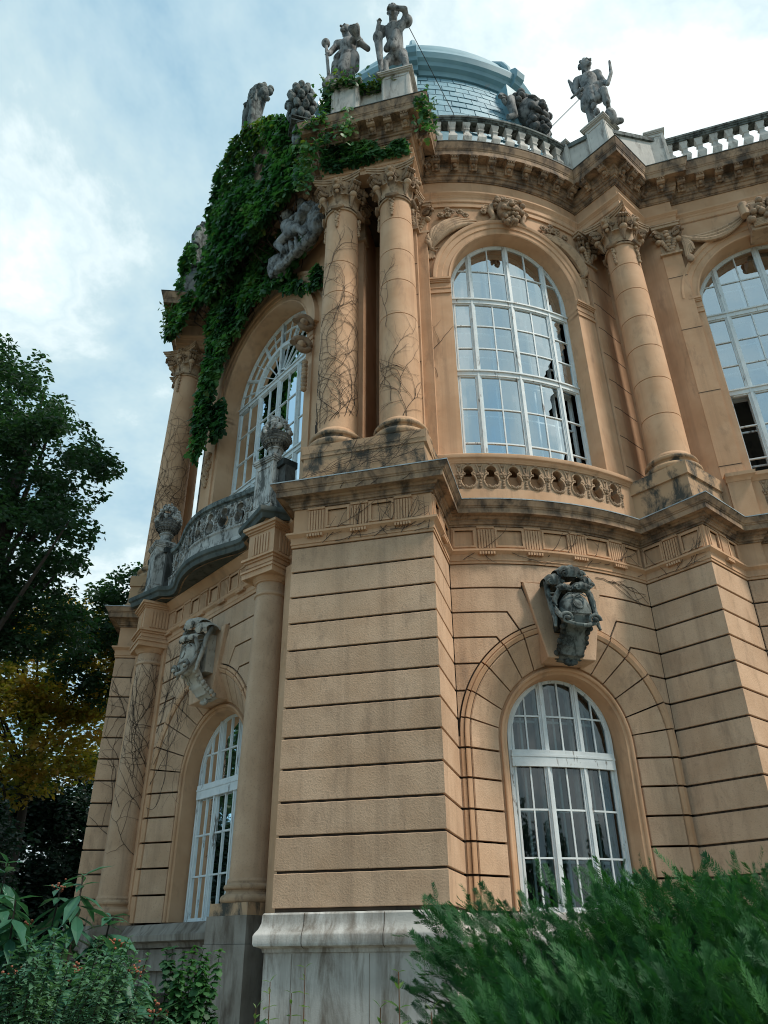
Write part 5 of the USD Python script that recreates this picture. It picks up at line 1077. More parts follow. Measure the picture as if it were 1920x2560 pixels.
# bearded mask over the bay's upper window, lion on the dome, keystone with cloth on the right
def mask(fr, sc, z, v, k, mat, name='mask_keystone', label=None, mane=40):
    f = lambda V: fr(np.asarray(V, float).reshape(-1, 3) * k + [sc, v, z]); mb = MB(); B = lambda c, r, s=1: mb.ball(c, r, s, f)
    B((0, .18, 0), (.30, .26, .38), 2); B((0, .46, -.02), (.065, .08, .12), 1); B((0, .48, -.09), (.09, .06, .05)); B((0, .36, .16), (.24, .09, .07), 1)
    for s in (-1, 1):
        B((s * .11, .40, .07), (.06, .045, .035)); B((s * .17, .36, -.10), (.09, .08, .10)); B((s * .12, .40, .13), (.10, .06, .04)); B((s * .09, .42, -.20), (.10, .05, .045))
        mb.tube([(s * .30, .05, .35), (s * .42, .10, .2), (s * .46, .12, -.05), (s * .40, .12, -.3), (s * .55, .08, -.42)], [.07, .09, .09, .07, .05], 7, f)
        mb.tube(spiral(np.array([s * .52, .06, .12]), .14, 1.6, np.array([s, 0, 0]), np.array([0, 0, 1.0]), 20), .045, 6, f)
    rr = random.Random(9)
    for j in range(mane):
        a = rr.uniform(-.4, math.pi + .4); r = rr.uniform(.30, .42); B((r * math.cos(a), rr.uniform(.08, .28), .08 + r * math.sin(a)), rr.uniform(.06, .095))
    for j in range(46):
        t = rr.random(); w = .26 * (1 - t * .6); B((rr.uniform(-w, w), .28 + rr.uniform(-.05, .12), -.22 - .42 * t), rr.uniform(.04, .075))
    return part(PAL, name, mb, mat, 60, label=label)
mask(FB, -.08, 18.62, -.18, 1.0, M_ST2, label='bearded mask over the upper bay window')
f = at(np.array(dome_pt(0, 1, 4.55, 25.0, 0))[:2], base_a + math.pi / 8 - math.pi / 2)
lf = lambda A: (lambda Q: f(np.c_[-Q[:, 0], Q[:, 1], Q[:, 2]]))(np.asarray(A, float).reshape(-1, 3))
mask(lf, 0, 25.3, .0, 1.75, M_STAT, 'lion_head', 'lion head on the right hip of the dome')
mb = MB(); mb.box(lf, -.75, .75, -.8, .1, 23.2, 26.6); part(PAL, 'lion_pier', mb, M_DM, 25)
# right keystone with swag
mb = MB(); S0, KZ = 2.62, 18.35; B = lambda c, r: mb.ball(c, r, 1, F2)
mb.box(F2, S0 - .33, S0 + .33, -.4, .12, 17.72, 18.75)
for x in (-.38, .38): mb.tube(np.array([(S0 + x, .18, 18.45 + z) for z in (-.22, 0, .22)]), .12, 8, F2)
rr = random.Random(2)
for k in range(40): B((S0 + rr.uniform(-.33, .33), .16 + rr.random() * .1, 18.2 + rr.uniform(-.25, .45)), rr.uniform(.05, .1))
for k in range(5): mb.tube([(S0 + x, .14 + .03 * (1 - (x / .28) ** 2), 18.02 - .05 * k) for x in (-.26, -.1, .1, .26)], .035, 5, F2)
part(PAL, 'carved_keystone', mb, M_ST2, 50)
for k in range(3):
    mb = MB(); t = np.linspace(0, 1, 15); p0, p1 = (0.66, 18.30 - .02 * k), (S0 - .36, 18.55 - .08 * k); sag = .38 + .14 * k
    mb.tube(np.c_[p0[0] + (p1[0] - p0[0]) * t, np.full(15, -.10 + .03 * k), p0[1] + (p1[1] - p0[1]) * t - sag * 4 * t * (1 - t) * .6], .035 + .04 * np.sin(math.pi * t), 6, F2); part(PAL, 'stone_swag', mb, M_ST2, 50)
mb = MB()
for k in range(5): mb.tube([(.66 + .02 * k, -.08, 18.3), (.70 + .03 * k, -.05, 17.9), (.66 + .05 * k, -.06, 17.5 + .05 * k)], [.05, .08, .05], 6, F2)
mb.ball((.72, -.03, 17.42), (.10, .06, .14), 1, F2); part(PAL, 'stone_swag', mb, M_ST2, 50)

# palm and acanthus sprays in the spandrels of the bowed bay
def spray(fr, s0, z0, sg, v, label=None):
    mb = MB(); base = np.array([s0, z0])
    for k, (a, L) in enumerate(((98, .95), (88, 1.2), (79, 1.38), (71, 1.5), (64, 1.6), (58, 1.66), (112, .62), (126, .4))):
        t = np.linspace(0, 1, 10); b = rad(a) + .5 * (t - .2) * -.8; r = L * t; x = r * np.cos(rad(a) - .42 * t ** 1.3); z = r * np.sin(rad(a) - .42 * t ** 1.3)
        mb.tube(np.c_[s0 + sg * x, v + .07 + .06 * np.sin(math.pi * t), z0 + z],   .022 + .060 * np.sin(math.pi * np.clip(t * .95 + .03, 0, 1)), 6, fr)
        e = (s0 + sg * x[-1], v + .05, z0 + z[-1]); mb.tube(spiral(np.array(e), .06, 1.2, np.array([sg * 1.0, 0, 0]), np.array([0, 0, -1.0]), 12), .028, 5, fr)
    rr = random.Random(int(100 + sg))
    for k in range(7):
        c = np.array([s0 + sg * rr.uniform(.2, 1.5), v + .07, z0 + rr.uniform(1.2, 1.45)]);
        if c[2] > 18.68: c[2] = 18.62
        for j in range(6): a = j * 1.05; mb.ball(c + [.06 * math.cos(a), 0, .06 * math.sin(a)], (.045, .03, .045), 1, fr)
        mb.ball(c + [0, .03, 0], .04, 1, fr)
    for o in (-1, 1): mb.tube([(s0, v + .05, z0 - .02), (s0 + o * .12, v + .07, z0 - .10), (s0 + o * .20, v + .06, z0 + .02), (s0 + o * .04, v + .05, z0 + .04)], .03, 6, fr)
    mb.ball((s0, v + .06, z0), (.08, .06, .06), 1, fr)
    for k in range(5): mb.tube([(s0 + .03 * (k - 2), v + .04, z0 - .04), (s0 + .035 * (k - 2) - sg * .02, v + .04, z0 - .30 - .03 * (k % 2))], .03, 5, fr)
    part(PAL, 'spandrel_spray', mb, M_ST2, 60, label=label)
spray(FB, -2.18, 17.18, 1, -.17, 'palm spray left of the mask'); spray(FB, 2.18, 17.18, -1, -.17, 'palm spray right of the mask')
# small grotesque on the side of the left window
mb = MB()
for z, s_ in ((15.6, 1.55), (14.9, 1.6)):
    mb.tube(spiral(np.array([s_, -1.0, z]), .24, 1.8, np.array([.3, 1, 0]), np.array([0, 0, 1.0]), 24), np.linspace(.10, .05, 24), 7, FL); mb.ball(FL([(s_, -.95, z)])[0], .12, 1)
for k in range(8): mb.ball(FL([(1.6, -1.1, 14.4 - .12 * k)])[0], .08, 1)
part(PAL, 'carved_console', mb, M_ST2, 60)
# pediment carrying the ivy, and the reclining relief at its right
PED = [(0.75, 20.6), (1.05, 22.3), (1.8, 23.6), (2.7, 24.8), (3.9, 25.4), (5.1, 25.3), (5.9, 24.5), (6.3, 23.2), (6.5, 20.6)]
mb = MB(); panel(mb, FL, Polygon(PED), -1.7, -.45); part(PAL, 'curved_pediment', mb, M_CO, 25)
t = thing('reclining_relief', 'grey weathered figure reclining with drapery and trumpet among the ivy', 'sculpture')
f = lambda V: FL(np.asarray(V, float).reshape(-1, 3) * [-1, 1, 1] + [2.05, -.95, 18.95])
pcs = [mh((-.1, .3, .55), (.15, .35, .15), .24, .22), mh((.1, .35, .1), (-.35, .45, -.05), .16, .13), mh((-.35, .45, -.05), (-.1, .4, -.5), .12, .08), mh((.15, .35, .1), (.55, .42, -.15), .17, .12), mh((.55, .42, -.15), (.85, .35, -.6), .11, .07), mh((-.25, .3, .7), (-.5, .35, 1.15), .08, .06), mh((.05, .3, .75), (.4, .35, .6), .09, .07)] + head((-.1, .38, .98), .17, (-.4, .8, -.2))
V, F = fuse(pcs, .045, 5, .03).arr(); part(t, 'figure', (f(V), F), M_STAT, 60)
pcs = [el((-.5, .1, -.45), (.6, .22, .40)), el((-.85, .15, -.25), (.35, .2, .4)), el((.5, .05, -.2), (.75, .2, .55)), el((.95, .1, .0), (.35, .2, .6)), mh((-.9, .2, -.6), (-.1, .25, -.8), .15, .12), mh((-.1, .25, -.8), (.9, .2, -.7), .12, .16), mh((.3, .2, .4), (.75, .2, .55), .18, .25)] + [mh((-.8 + .22 * k, .28, -.15 - .05 * (k % 3)), (-.9 + .26 * k, .26, -.75), .07, .05) for k in range(8)]
V, F = fuse(pcs, .04, 2, .16, 4).arr(); part(t, 'drapery', (f(V), F), M_STAT, 60)
V, F = fuse([mh((-.5, .35, 1.15), (-.62, .5, 1.75), .05, .06), el((-.63, .5, 1.8), (.10, .1, .12))], .04, 2).arr(); part(t, 'trumpet', (f(V), F), M_STAT, 60)
V, F = fuse([mh((.45, .2, .7), (.3, .25, 1.6), .16, .10)], .05, 2, .03).arr(); part(t, 'banner', (f(V), F), M_STAT, 60)
# stay wires by the statues
for a, b, lab in ((np.r_[PB + [-.3, 0], 24.0], np.r_[FB([(1.0, -.9, 0)])[0, :2], 22.2], 'thin stay wire left of the hunter statue'), (np.r_[S2 + [.35, 0], 25.4], np.r_[FB([(-1.2, -.6, 0)])[0, :2], 23.6], 'thin stay wire in front of the dome')):
    mb = MB(); mb.tube(np.linspace(a, b, 5), .012, 5); solo('stay_wire', mb, M_DK, lab, 'wire')
# ================================================================== ground and plants
def leafmat(name, stops, trans=0.35, rough=0.5, spec=0.35, nscale=1.2, tr=1.3):
    return look(name, {'g': ('geometry', {}), 'r': ('rgb_ramp', {'ramp': stops}), 'n': ('noise_texture', {'scale': nscale, 'detail': 3.0}), 'nr': ('map_range', {'from_min': 0.32, 'from_max': 0.68, 'to_min': 0.0, 'to_max': 1.0, 'clamp': True}),
                       'mx': ('mix_float', {'fac': 0.55}), 'p': ('principled_bsdf', {'roughness': rough, 'specular_ior_level': spec}), 't': ('translucent_bsdf', {}), 'b': ('mix_color', {'blend_type': 'multiply', 'fac': 1.0, 'b': (tr, tr * 1.1, tr * .5), 'use_clamp': False}), 'm': ('mix_closure', {'fac': trans})},
                [('g.position', 'n.vector'), ('n.fac', 'nr.value'), ('g.random_per_island', 'mx.a'), ('nr.result', 'mx.b'), ('mx.result', 'r.fac'), ('r.color', 'p.base_color'), ('r.color', 'b.a'), ('b.result', 't.color'), ('p.BSDF', 'm.closure1'), ('t.BSDF', 'm.closure2')], 'm.closure')
M_IVY = leafmat('ivy_leaf', [(0, (0.016, 0.060, 0.026)), (0.3, (0.045, 0.14, 0.048)), (0.6, (0.11, 0.245, 0.07)), (0.85, (0.20, 0.33, 0.085)), (1, (0.30, 0.38, 0.09))], trans=.42)
M_IVYY = leafmat('yellowing_ivy_leaf', [(0, (0.05, 0.13, 0.03)), (0.5, (0.14, 0.19, 0.035)), (1, (0.34, 0.25, 0.04))])
M_OAK = leafmat('oak_leaf', [(0, (0.014, 0.042, 0.020)), (0.5, (0.028, 0.075, 0.030)), (0.85, (0.055, 0.11, 0.035)), (1, (0.12, 0.10, 0.025))])
M_AUT = leafmat('autumn_leaf', [(0, (0.10, 0.15, 0.03)), (0.25, (0.30, 0.24, 0.04)), (0.6, (0.42, 0.20, 0.04)), (1, (0.34, 0.10, 0.03))], trans=.6, tr=1.15)
M_YEW = leafmat('dark_yew_leaf', [(0, (0.006, 0.020, 0.013)), (0.6, (0.012, 0.036, 0.020)), (1, (0.022, 0.055, 0.026))], trans=.2)
M_JUN = leafmat('juniper_needle', [(0, (0.012, 0.060, 0.022)), (0.35, (0.028, 0.115, 0.034)), (0.7, (0.065, 0.195, 0.052)), (0.95, (0.14, 0.29, 0.08)), (1, (0.16, 0.10, 0.045))], trans=.25, rough=.6, nscale=2.2)
M_VIB = leafmat('viburnum_leaf', [(0, (0.028, 0.095, 0.058)), (0.5, (0.045, 0.135, 0.08)), (1, (0.10, 0.21, 0.115))], trans=.25, rough=.38)
M_HEB = leafmat('small_shrub_leaf', [(0, (0.05, 0.13, 0.075)), (0.5, (0.09, 0.19, 0.105)), (1, (0.17, 0.28, 0.14))], trans=.3, rough=.45, nscale=3)
M_SAP = leafmat('sapling_leaf', [(0, (0.07, 0.15, 0.04)), (0.6, (0.14, 0.22, 0.07)), (1, (0.30, 0.22, 0.10))], trans=.45)
M_BERRY = leafmat('rusty_flower_head', [(0, (0.20, 0.06, 0.03)), (1, (0.32, 0.11, 0.05))], trans=.1)
M_BARK = dirty('dark_bark', (0.045, 0.036, 0.028), (0.03, 0.025, 0.02), (0.015, 0.013, 0.012), scale=5, bump=.6)
M_TWIG = dirty('bare_creeper_stem', (0.055, 0.038, 0.028), (0.04, 0.028, 0.022), (0.02, 0.016, 0.014), scale=6, bump=.2)
M_STEM = dirty('reddish_stem', (0.16, 0.07, 0.035), (0.10, 0.06, 0.03), (0.05, 0.03, 0.02), scale=6, bump=.2)
M_GR = dirty('gravel_and_worn_grass', (0.20, 0.185, 0.15), (0.16, 0.15, 0.11), (0.10, 0.11, 0.055), scale=.8, bump=.5)
mb = MB(); xs = np.linspace(-1, 1, 41); xs = np.sign(xs) * np.abs(xs) ** 2.5 * 600
Gx, Gy = np.meshgrid(xs, xs + 5, indexing='ij'); mb.grid(np.stack([Gx, Gy, np.zeros_like(Gx)], 2)); gp = part('/World', 'ground', mb, M_GR, None); cd(stage.GetPrimAtPath(gp), kind='structure', label='gravel and worn grass around the palace', category='ground')

def inst(base_v, base_f, P, Rm, S):
    """copies of a small leaf: positions, 3x3 rotations (columns are x across, y along, z normal), sizes"""
    V = np.einsum('nij,kj->nki', Rm, base_v) * S[:, None, None] + P[:, None]; k = len(base_v)
    F = (base_f[None] + (np.arange(len(P)) * k)[:, None, None]).reshape(-1, 3); return V.reshape(-1, 3), F
def basis(along, normal):
    y = along / np.maximum(np.linalg.norm(along, axis=1, keepdims=True), 1e-9); z = normal - (normal * y).sum(1, keepdims=True) * y; z /= np.maximum(np.linalg.norm(z, axis=1, keepdims=True), 1e-9); x = np.cross(y, z)
    return np.stack([x, y, z], 2)
LEAF5 = (np.array([(0, 0, 0), (-.22, -.06, .02), (-.50, .22, -.05), (-.26, .40, .03), (-.30, .72, -.04), (0, 1.0, -.10), (.30, .72, -.04), (.26, .40, .03), (.50, .22, -.05), (.22, -.06, .02), (0, .42, .06)]), np.array([(10, i, i + 1) for i in range(0, 9)] + [(10, 9, 0)]))
LEAF4 = (np.array([(0, 0, 0), (-.28, .45, .05), (0, 1, -.06), (.28, .45, .05)]), np.array([(0, 2, 1), (0, 3, 2)]))
LEAFL = (np.array([(0, 0, 0), (-.13, .25, .03), (-.15, .55, .03), (0, 1, -.12), (.15, .55, .03), (.13, .25, .03), (0, .3, -.01), (0, .62, -.03)]), np.array([(0, 6, 1), (1, 6, 7), (1, 7, 2), (2, 7, 3), (3, 7, 4), (4, 7, 6), (4, 6, 5), (5, 6, 0)]))
LEAFH = (LEAFL[0] * [1.5, 1, 1], LEAFL[1])
def leaves(P, outn, rng, size, base, droop=.8, jit=.6, smin=.6):
    n = len(P); al = np.c_[rng.normal(0, jit, (n, 2)), np.full(n, -droop)] + outn * .25; nr = outn + rng.normal(0, jit * .7, (n, 3)); return inst(base[0], base[1], P, basis(al, nr), size * rng.uniform(smin, 1.5, n))

# ------------------------------------------------------------------ ivy on the left front
rng = np.random.default_rng(4)
def clumpy(p, k=1.3, seed=7, lo=.38): return meshkit.fbm(p * k, 3, seed) > lo
LV, LF, YV, YF = [], [], [], []
def ivy(S, Vv, Z, fr, size=.15, yellow=0.0, outn=None, droop=.9):
    Q = fr(np.c_[S, Vv, Z]); e = 1e-2; N = (fr(np.c_[S, Vv + e, Z]) - Q) / e if outn is None else np.broadcast_to(outn, Q.shape)
    N = N + [0, 0, .55]; m = rng.random(len(Q)) < yellow
    for mm, (A, B) in ((~m, (LV, LF)), (m, (YV, YF))):
        if mm.any(): v, f = leaves(Q[mm], N[mm], rng, size, LEAF5, droop); A.append(v); B.append(f)
from shapely import contains_xy
def in_poly(poly, n):
    pg = Polygon(poly); x0, z0, x1, z1 = pg.bounds; out = np.zeros((0, 2))
    while len(out) < n: q = rng.uniform((x0, z0), (x1, z1), (n * 2, 2)); out = np.vstack([out, q[contains_xy(pg, q[:, 0], q[:, 1])]])
    return out[:n]
def sheet(poly, n, v, amp, fr=FL, size=.165, yellow=0.045, k=.9, lo=.30, seed=3, ytop=None):
    q = in_poly(poly, int(n * 1.5)); p3 = np.c_[q[:, 0], q[:, 1] * .7, np.zeros(len(q))]; nz = meshkit.fbm(p3 * k, 4, seed)
    keep = nz > lo; q, nz = q[keep][:n], nz[keep][:n]; vv = v + amp * (nz - .5) * 2 + rng.uniform(-.12, .06, len(q))
    if ytop is not None:
        hi = q[:, 1] > ytop - meshkit.fbm(np.c_[q, np.zeros(len(q))] * .8, 2, 5) * 2.0; ivy(q[hi, 0], vv[hi], q[hi, 1], fr, size, .45); q, vv = q[~hi], vv[~hi]
    ivy(q[:, 0], vv, q[:, 1], fr, size, yellow)
# over the pediment and hanging down to the left of the window
sheet([(0.9, 20.2), (1.0, 22.5), (1.8, 23.8), (2.7, 25.0), (3.9, 25.9), (5.0, 25.7), (5.9, 24.9), (6.35, 23.5), (6.55, 20.0), (4, 19.8)], 8200, -.10, .46, ytop=25.6, lo=.33)
sheet([(0.9, 20.9), (1.5, 20.2), (4, 19.6), (6.6, 19.4), (6.7, 20.9), (4, 21.4)], 3200, -.15, .35, seed=8)
sheet([(1.2, 18.3), (2.0, 20.4), (6.5, 20.4), (6.35, 15.6), (6.2, 14.4), (5.9, 14.6), (5.8, 15.8), (5.6, 16.9), (4.9, 17.9), (3.9, 18.2), (2.9, 17.9)], 5600, -.78, .34, seed=12, lo=.37)
sheet([(5.3, 20.5), (6.5, 20.5), (6.35, 14.4), (6.2, 13.5), (5.85, 14.2), (5.8, 16), (5.4, 17.5)], 3400, -.62, .28, seed=15, lo=.3)
sheet([(5.4, 14.5), (6.0, 14.3), (6.1, 15.5), (5.6, 15.7)], 420, -.95, .1, seed=16, lo=.2)
sheet([(1.0, 17.3), (2.2, 18.0), (3.2, 18.6), (2.9, 17.9), (1.9, 17.1), (1.1, 16.6)], 700, -1.02, .1, seed=21, lo=.36)
# the entablature and soffit over the corner columns
sheet([(.2, 19.1), (2.45, 19.15), (2.45, 19.55), (1.6, 19.8), (.9, 20.0), (.2, 20.05)], 1500, -.02, .14, FA, .14, seed=31, lo=.38, k=1.6)
sheet([(-.3, 20.3), (.9, 20.5), (1.4, 20.75), (.7, 20.8), (-.2, 20.5)], 110, .50, .06, FA, .13, .2, seed=33, lo=.42, k=1.6)
for s0, z0, n, v0 in ((.35, 20.0, 60, .35), (.95, 20.05, 70, .42), (-.15, 19.7, 120, .25), (-.28, 18.9, 120, .15), (3.02, 20.15, 70, .45), (3.05, 19.6, 70, .3)):
    q = rng.normal(0, 1, (n, 2)) * (.14, .28); ivy(s0 + q[:, 0], v0 + rng.normal(0, .08, n), z0 + q[:, 1], FA, .13, .25)
# on the statue pedestal and hanging at its left
q = rng.normal(0, 1, (520, 3)) * (.30, .22, .10); ivy(.80 + q[:, 0], .02 + q[:, 1], 22.40 + q[:, 2] - .25 * np.abs(q[:, 0]), FA, .13, .35)
q = rng.normal(0, 1, (330, 3)) * (.10, .14, .55); ivy(.30 + q[:, 0], -.05 + q[:, 1], 21.8 + q[:, 2], FA, .13, .5)
q = rng.normal(0, 1, (180, 3)) * (.28, .1, .10); ivy(1.60 + q[:, 0], -.05 + q[:, 1], 22.22 + q[:, 2], FA, .13, .6)
# the far left pier
sheet([(6.8, 18.9), (8.0, 18.9), (7.95, 20.2), (6.9, 20.4)], 900, .0, .25, seed=41, lo=.33); sheet([(6.9, 20.6), (7.7, 20.6), (7.5, 23.0), (6.9, 23.3)], 900, .15, .2, seed=43, lo=.33)
q = rng.normal(0, 1, (150, 3)) * (.12, .12, .4); ivy(7.85 + q[:, 0], .2 + q[:, 1], 19.8 + q[:, 2], FL, .13, .5)
t = thing('ivy', 'dense green ivy hanging over the upper left front from pediment to window', 'ivy')
cat_ = lambda VV, FF: (np.vstack(VV), np.vstack([f + o for f, o in zip(FF, np.cumsum([0] + [len(v) for v in VV[:-1]]))]))
part(t, 'foliage', cat_(LV, LF), M_IVY, None, kind='stuff'); part(t, 'yellowing_foliage', cat_(YV, YF), M_IVYY, None, kind='stuff')
mb = MB(); rs = random.Random(8)
for k in range(26):
    s = rs.uniform(5.0, 7.0) if k % 2 else rs.uniform(1.5, 6.8); z = 20.3; pts = []
    for j in range(7): pts.append((s, (-1.12 if z < 19.6 else -.5) + rs.uniform(-.05, .05), z)); z -= rs.uniform(.2, .5); s += rs.uniform(-.3, .3)
    mb.tube(pts, np.linspace(.022, .008, 7), 5, FL)
part(t, 'stem', mb, M_TWIG, None, kind='stuff')

# ------------------------------------------------------------------ bare creeper on columns and walls
def creeper(fr, u0, w0, u1, w1, starts, seed, mb, r0=.0062, depth=3, heading=math.pi / 2, spread=.35, step=.10, maxlen=6.0):
    rs = random.Random(seed)
    def grow(u, w, a, L, r, d):
        pts = [(u, w)]; n = int(L / step)
        for _ in range(n):
            a += rs.gauss(0, .22); a += (heading - a) * .03; u += math.cos(a) * step; w += math.sin(a) * step
            if not (u0 <= u <= u1 and w0 <= w <= w1): break
            pts.append((u, w))
            if d > 0 and rs.random() < .20: grow(u, w, a + rs.choice((-1, 1)) * rs.uniform(.35, 1.25), L * rs.uniform(.25, .6), r * .68, d - 1)
        if len(pts) > 2: P = np.array(pts); mb.tube(fr(P), np.linspace(r, r * .5, len(P)), 4, cap=False)
    for (u, w, L) in starts: grow(u, w, heading + rs.gauss(0, spread), L, r0, depth)
def on_col(P, ang0, r0, r1, z0, z1):
    def f(A):
        A = np.asarray(A); t = np.clip((A[:, 1] - z0) / (z1 - z0), 0, 1); r = r0 + (r1 - r0) * t ** 1.5; a = ang0 + A[:, 0] / r0; return np.c_[P[0] + (r + .008) * np.cos(a), P[1] + (r + .008) * np.sin(a), A[:, 1]]
    return f
def on_fr(fr, v): return lambda A: fr(np.c_[np.asarray(A)[:, 0], np.full(len(A), v), np.asarray(A)[:, 1]])
tocam = lambda P: math.atan2(-P[1], -P[0])
def vine(label, jobs):
    mb = MB()
    for j in jobs: creeper(*j[0], mb=mb, **j[1])
    t = thing('bare_creeper', label, 'creeper', 'bare creepers on the palace'); part(t, 'stems', mb, M_TWIG, None, kind='stuff')
P = COLS[0][1]; rs = random.Random(1)
vine('bare creeper netting the left of the two corner columns', [((on_col(P, tocam(P), .46, .40, 10.9, 17.7), -.62, 10.95, .62, 17.2, [(-.5 + .11 * k, 11.0 + .05 * k, 6.5 - .3 * k) for k in range(10)] + [(-.55, 12 + k, 3.5) for k in range(4)], 3), dict(depth=3)), ((on_col(P, tocam(P), .46, .40, 10.9, 17.7), -.62, 10.95, -.2, 17.4, [(-.55, 10.96, 6.6), (-.5, 10.96, 5.5)], 4), dict(depth=2, r0=.016, spread=.05))])
P = COLS[1][1]
vine('bare creeper on the right of the two corner columns', [((on_col(P, tocam(P), .46, .40, 10.9, 17.7), -.6, 10.95, .6, 16.6, [(.05, 11.0, 5.5), (.12, 11.0, 4.5), (-.2, 11.4, 4), (.3, 11.5, 3.5), (.0, 11.6, 3.0), (.1, 12.2, 2.5), (-.3, 13.5, 2.5)], 9), dict(depth=3))])
P = COLS[3][1]
vine('bare creeper on the far left upper column', [((on_col(P, tocam(P), .46, .40, 10.9, 17.7), -.6, 10.95, .6, 17.5, [(-.45 + .13 * k, 11.0, 6.0) for k in range(8)] + [(0, 13, 3), (.2, 14.5, 3)], 14), dict(depth=3))])
P = fl(6.52, -.35)
vine('tangled bare creeper on the far left lower column', [((on_col(P, tocam(P), .345, .29, 2.7, 7.7), -.5, 3.4, .5, 7.8, [(.45, 3.4 + .3 * k, 3.8) for k in range(12)] + [(-.2, 4.4, 3.2), (0, 5, 3), (-.3, 5.6, 2.2)], 21), dict(depth=3, heading=2.1, spread=.6))])
vine('bare creeper over the rusticated far left pier and arch', [((on_fr(flat(CL, CINL - CL), .012), .02, 3.8, .62, 8.1, [(.5, 4 + .5 * k, 2.4) for k in range(8)], 31), dict(depth=3, heading=2.2, spread=.7)),
    ((on_fr(FL, -.53), 4.4, 4.0, 6.1, 8.2, [(6.0, 4.0 + .4 * k, 3.0) for k in range(9)] + [(5.0, 7.8, 2), (3.4, 7.8, 1.2)], 33), dict(depth=3, heading=2.0, spread=.8))])
vine('bare creeper across the corner pier frieze and cornice', [((on_fr(FA, .06), .05, 8.2, 2.65, 8.98, [(.6 + .25 * k, 8.2, 1.2) for k in range(9)] + [(1.9 + .1 * k, 8.3, 1.2) for k in range(6)], 41), dict(depth=2, heading=.9, spread=.6, r0=.0065)),
    ((on_fr(FA, .30), .2, 9.18, 2.6, 9.42, [(1.0 + .3 * k, 9.18, .9) for k in range(5)], 43), dict(depth=1, heading=.5, r0=.0065)),
    ((on_fr(FA, .012), .1, 9.5, 2.6, 10.5, [(.1 + .2 * k, 9.7 + .05 * (k % 4), 2.6) for k in range(9)], 45), dict(depth=3, heading=.22, spread=.3, r0=.0065))])
vine('bare creeper trailing over the bowed frieze above the blackened cartouche', [((on_fr(FB, .06), -2.1, 8.15, 2.1, 9.0, [(-1.9 + .42 * k, 8.25 + .1 * (k % 3), 1.3) for k in range(10)], 51), dict(depth=2, heading=.35, spread=.7, r0=.0065)), ((on_fr(FB, .012), .5, 7.6, 2.1, 8.15, [(.6 + .2 * k, 8.05, 1.3) for k in range(5)], 53), dict(depth=1, heading=-.15, spread=.2, r0=.007)),
    ((on_fr(FBL, .06), .05, 8.15, 1.4, 9.1, [(.1 + .2 * k, 8.2, 1.3) for k in range(6)], 55), dict(depth=2, heading=.9, r0=.0065))])
vine('bare creeper on the wall beside the left jamb of the bowed window', [((on_fr(FB, -.05), -2.62, 10.8, -2.36, 17.5, [(-2.45, 10.9, 6.5), (-2.5, 11.5, 5), (-2.42, 13, 4)], 61), dict(depth=3, spread=.15)), ((on_fr(FB, -.11), -2.34, 13, -1.76, 15.7, [(-2.2, 13.0, 2.8), (-2.3, 13.8, 1.5)], 62), dict(depth=2))])

# ------------------------------------------------------------------ trees
def tree(name, label, base, height, crown, nclump, per, mat, size, trunk_r, seed, spread, cat='tree', group=None, leaf=LEAF4, limbs=9, csize=(.45, .8)):
    """tapered trunk with limbs; leaves in clumps spread through the crown volume (ellipsoids)"""
    rg = np.random.default_rng(seed); rs = random.Random(seed); t = thing(name, label, cat, group); base = np.asarray(base, float)
    top = np.array([base[0] + rs.uniform(-.4, .4), base[1] + rs.uniform(-.4, .4), height]); mb = MB(); n = 12
    tr = np.array([base + (top - base) * k / n + [math.sin(k * 1.3 + seed) * .12, math.cos(k * 1.1) * .12, 0] for k in range(n + 1)]); mb.tube(tr, np.linspace(trunk_r, trunk_r * .15, n + 1), 9); part(t, 'trunk', mb, M_BARK, 50)
    C = []
    for (c, r, w) in crown:
        m = int(nclump * w); u = rg.normal(0, 1, (m, 3)); u /= np.linalg.norm(u, axis=1, keepdims=True); C.append(np.asarray(c) + u * np.asarray(r) * (rg.uniform(.35, 1.0, (m, 1)) ** .6))
    C = np.vstack(C); mb = MB()
    for k in range(limbs):
        tgt = C[rs.randrange(len(C))]; j = min(n - 1, max(3, int((tgt[2] - base[2]) / (height - base[2]) * n * .75))); a = tr[j]; mid = (a + tgt) / 2 + [0, 0, rs.uniform(-.2, .5)]; mb = MB(); u_ = np.linspace(0, 1, 9)[:, None]
        mb.tube((1 - u_) ** 2 * a + 2 * u_ * (1 - u_) * mid + u_ ** 2 * tgt, np.linspace(trunk_r * .38, trunk_r * .06, 9), 6); part(t, 'limb', mb, M_BARK, 50)
    sc_ = rg.uniform(csize[0], csize[1], len(C)); nl = np.maximum(6, (per * (sc_ / np.mean(csize)) ** 2).astype(int)); idx = np.repeat(np.arange(len(C)), nl)
    d = rg.normal(0, 1, (len(idx), 3)); d /= np.linalg.norm(d, axis=1, keepdims=True); rr_ = rg.uniform(.2, 1, (len(idx), 1)) ** .5; P_ = C[idx] + d * rr_ * sc_[idx][:, None] * [1, 1, .65]
    v, f = leaves(P_, d + [0, 0, .5], rg, size, leaf, .35, .9); part(t, 'crown', (v, f), mat, None, kind='stuff'); return t
tree('oak_tree', 'tall dark green oak at the left edge in front of the bright sky', (-13.0, 22.5, 0), 20, [((-13.6, 22, 19.0), (2.3, 2.6, 1.9), .17), ((-12.6, 21.5, 16.0), (3.3, 2.8, 2.2), .30), ((-12.2, 21.5, 13.0), (3.2, 2.8, 1.8), .25), ((-15.0, 22, 14.5), (2.6, 3, 4), .16), ((-11.6, 23.0, 10.8), (2.2, 2.0, 1.0), .12)], 560, 80, M_OAK, .17, .38, 5, 1, leaf=LEAF4, limbs=26, csize=(.28, .62))
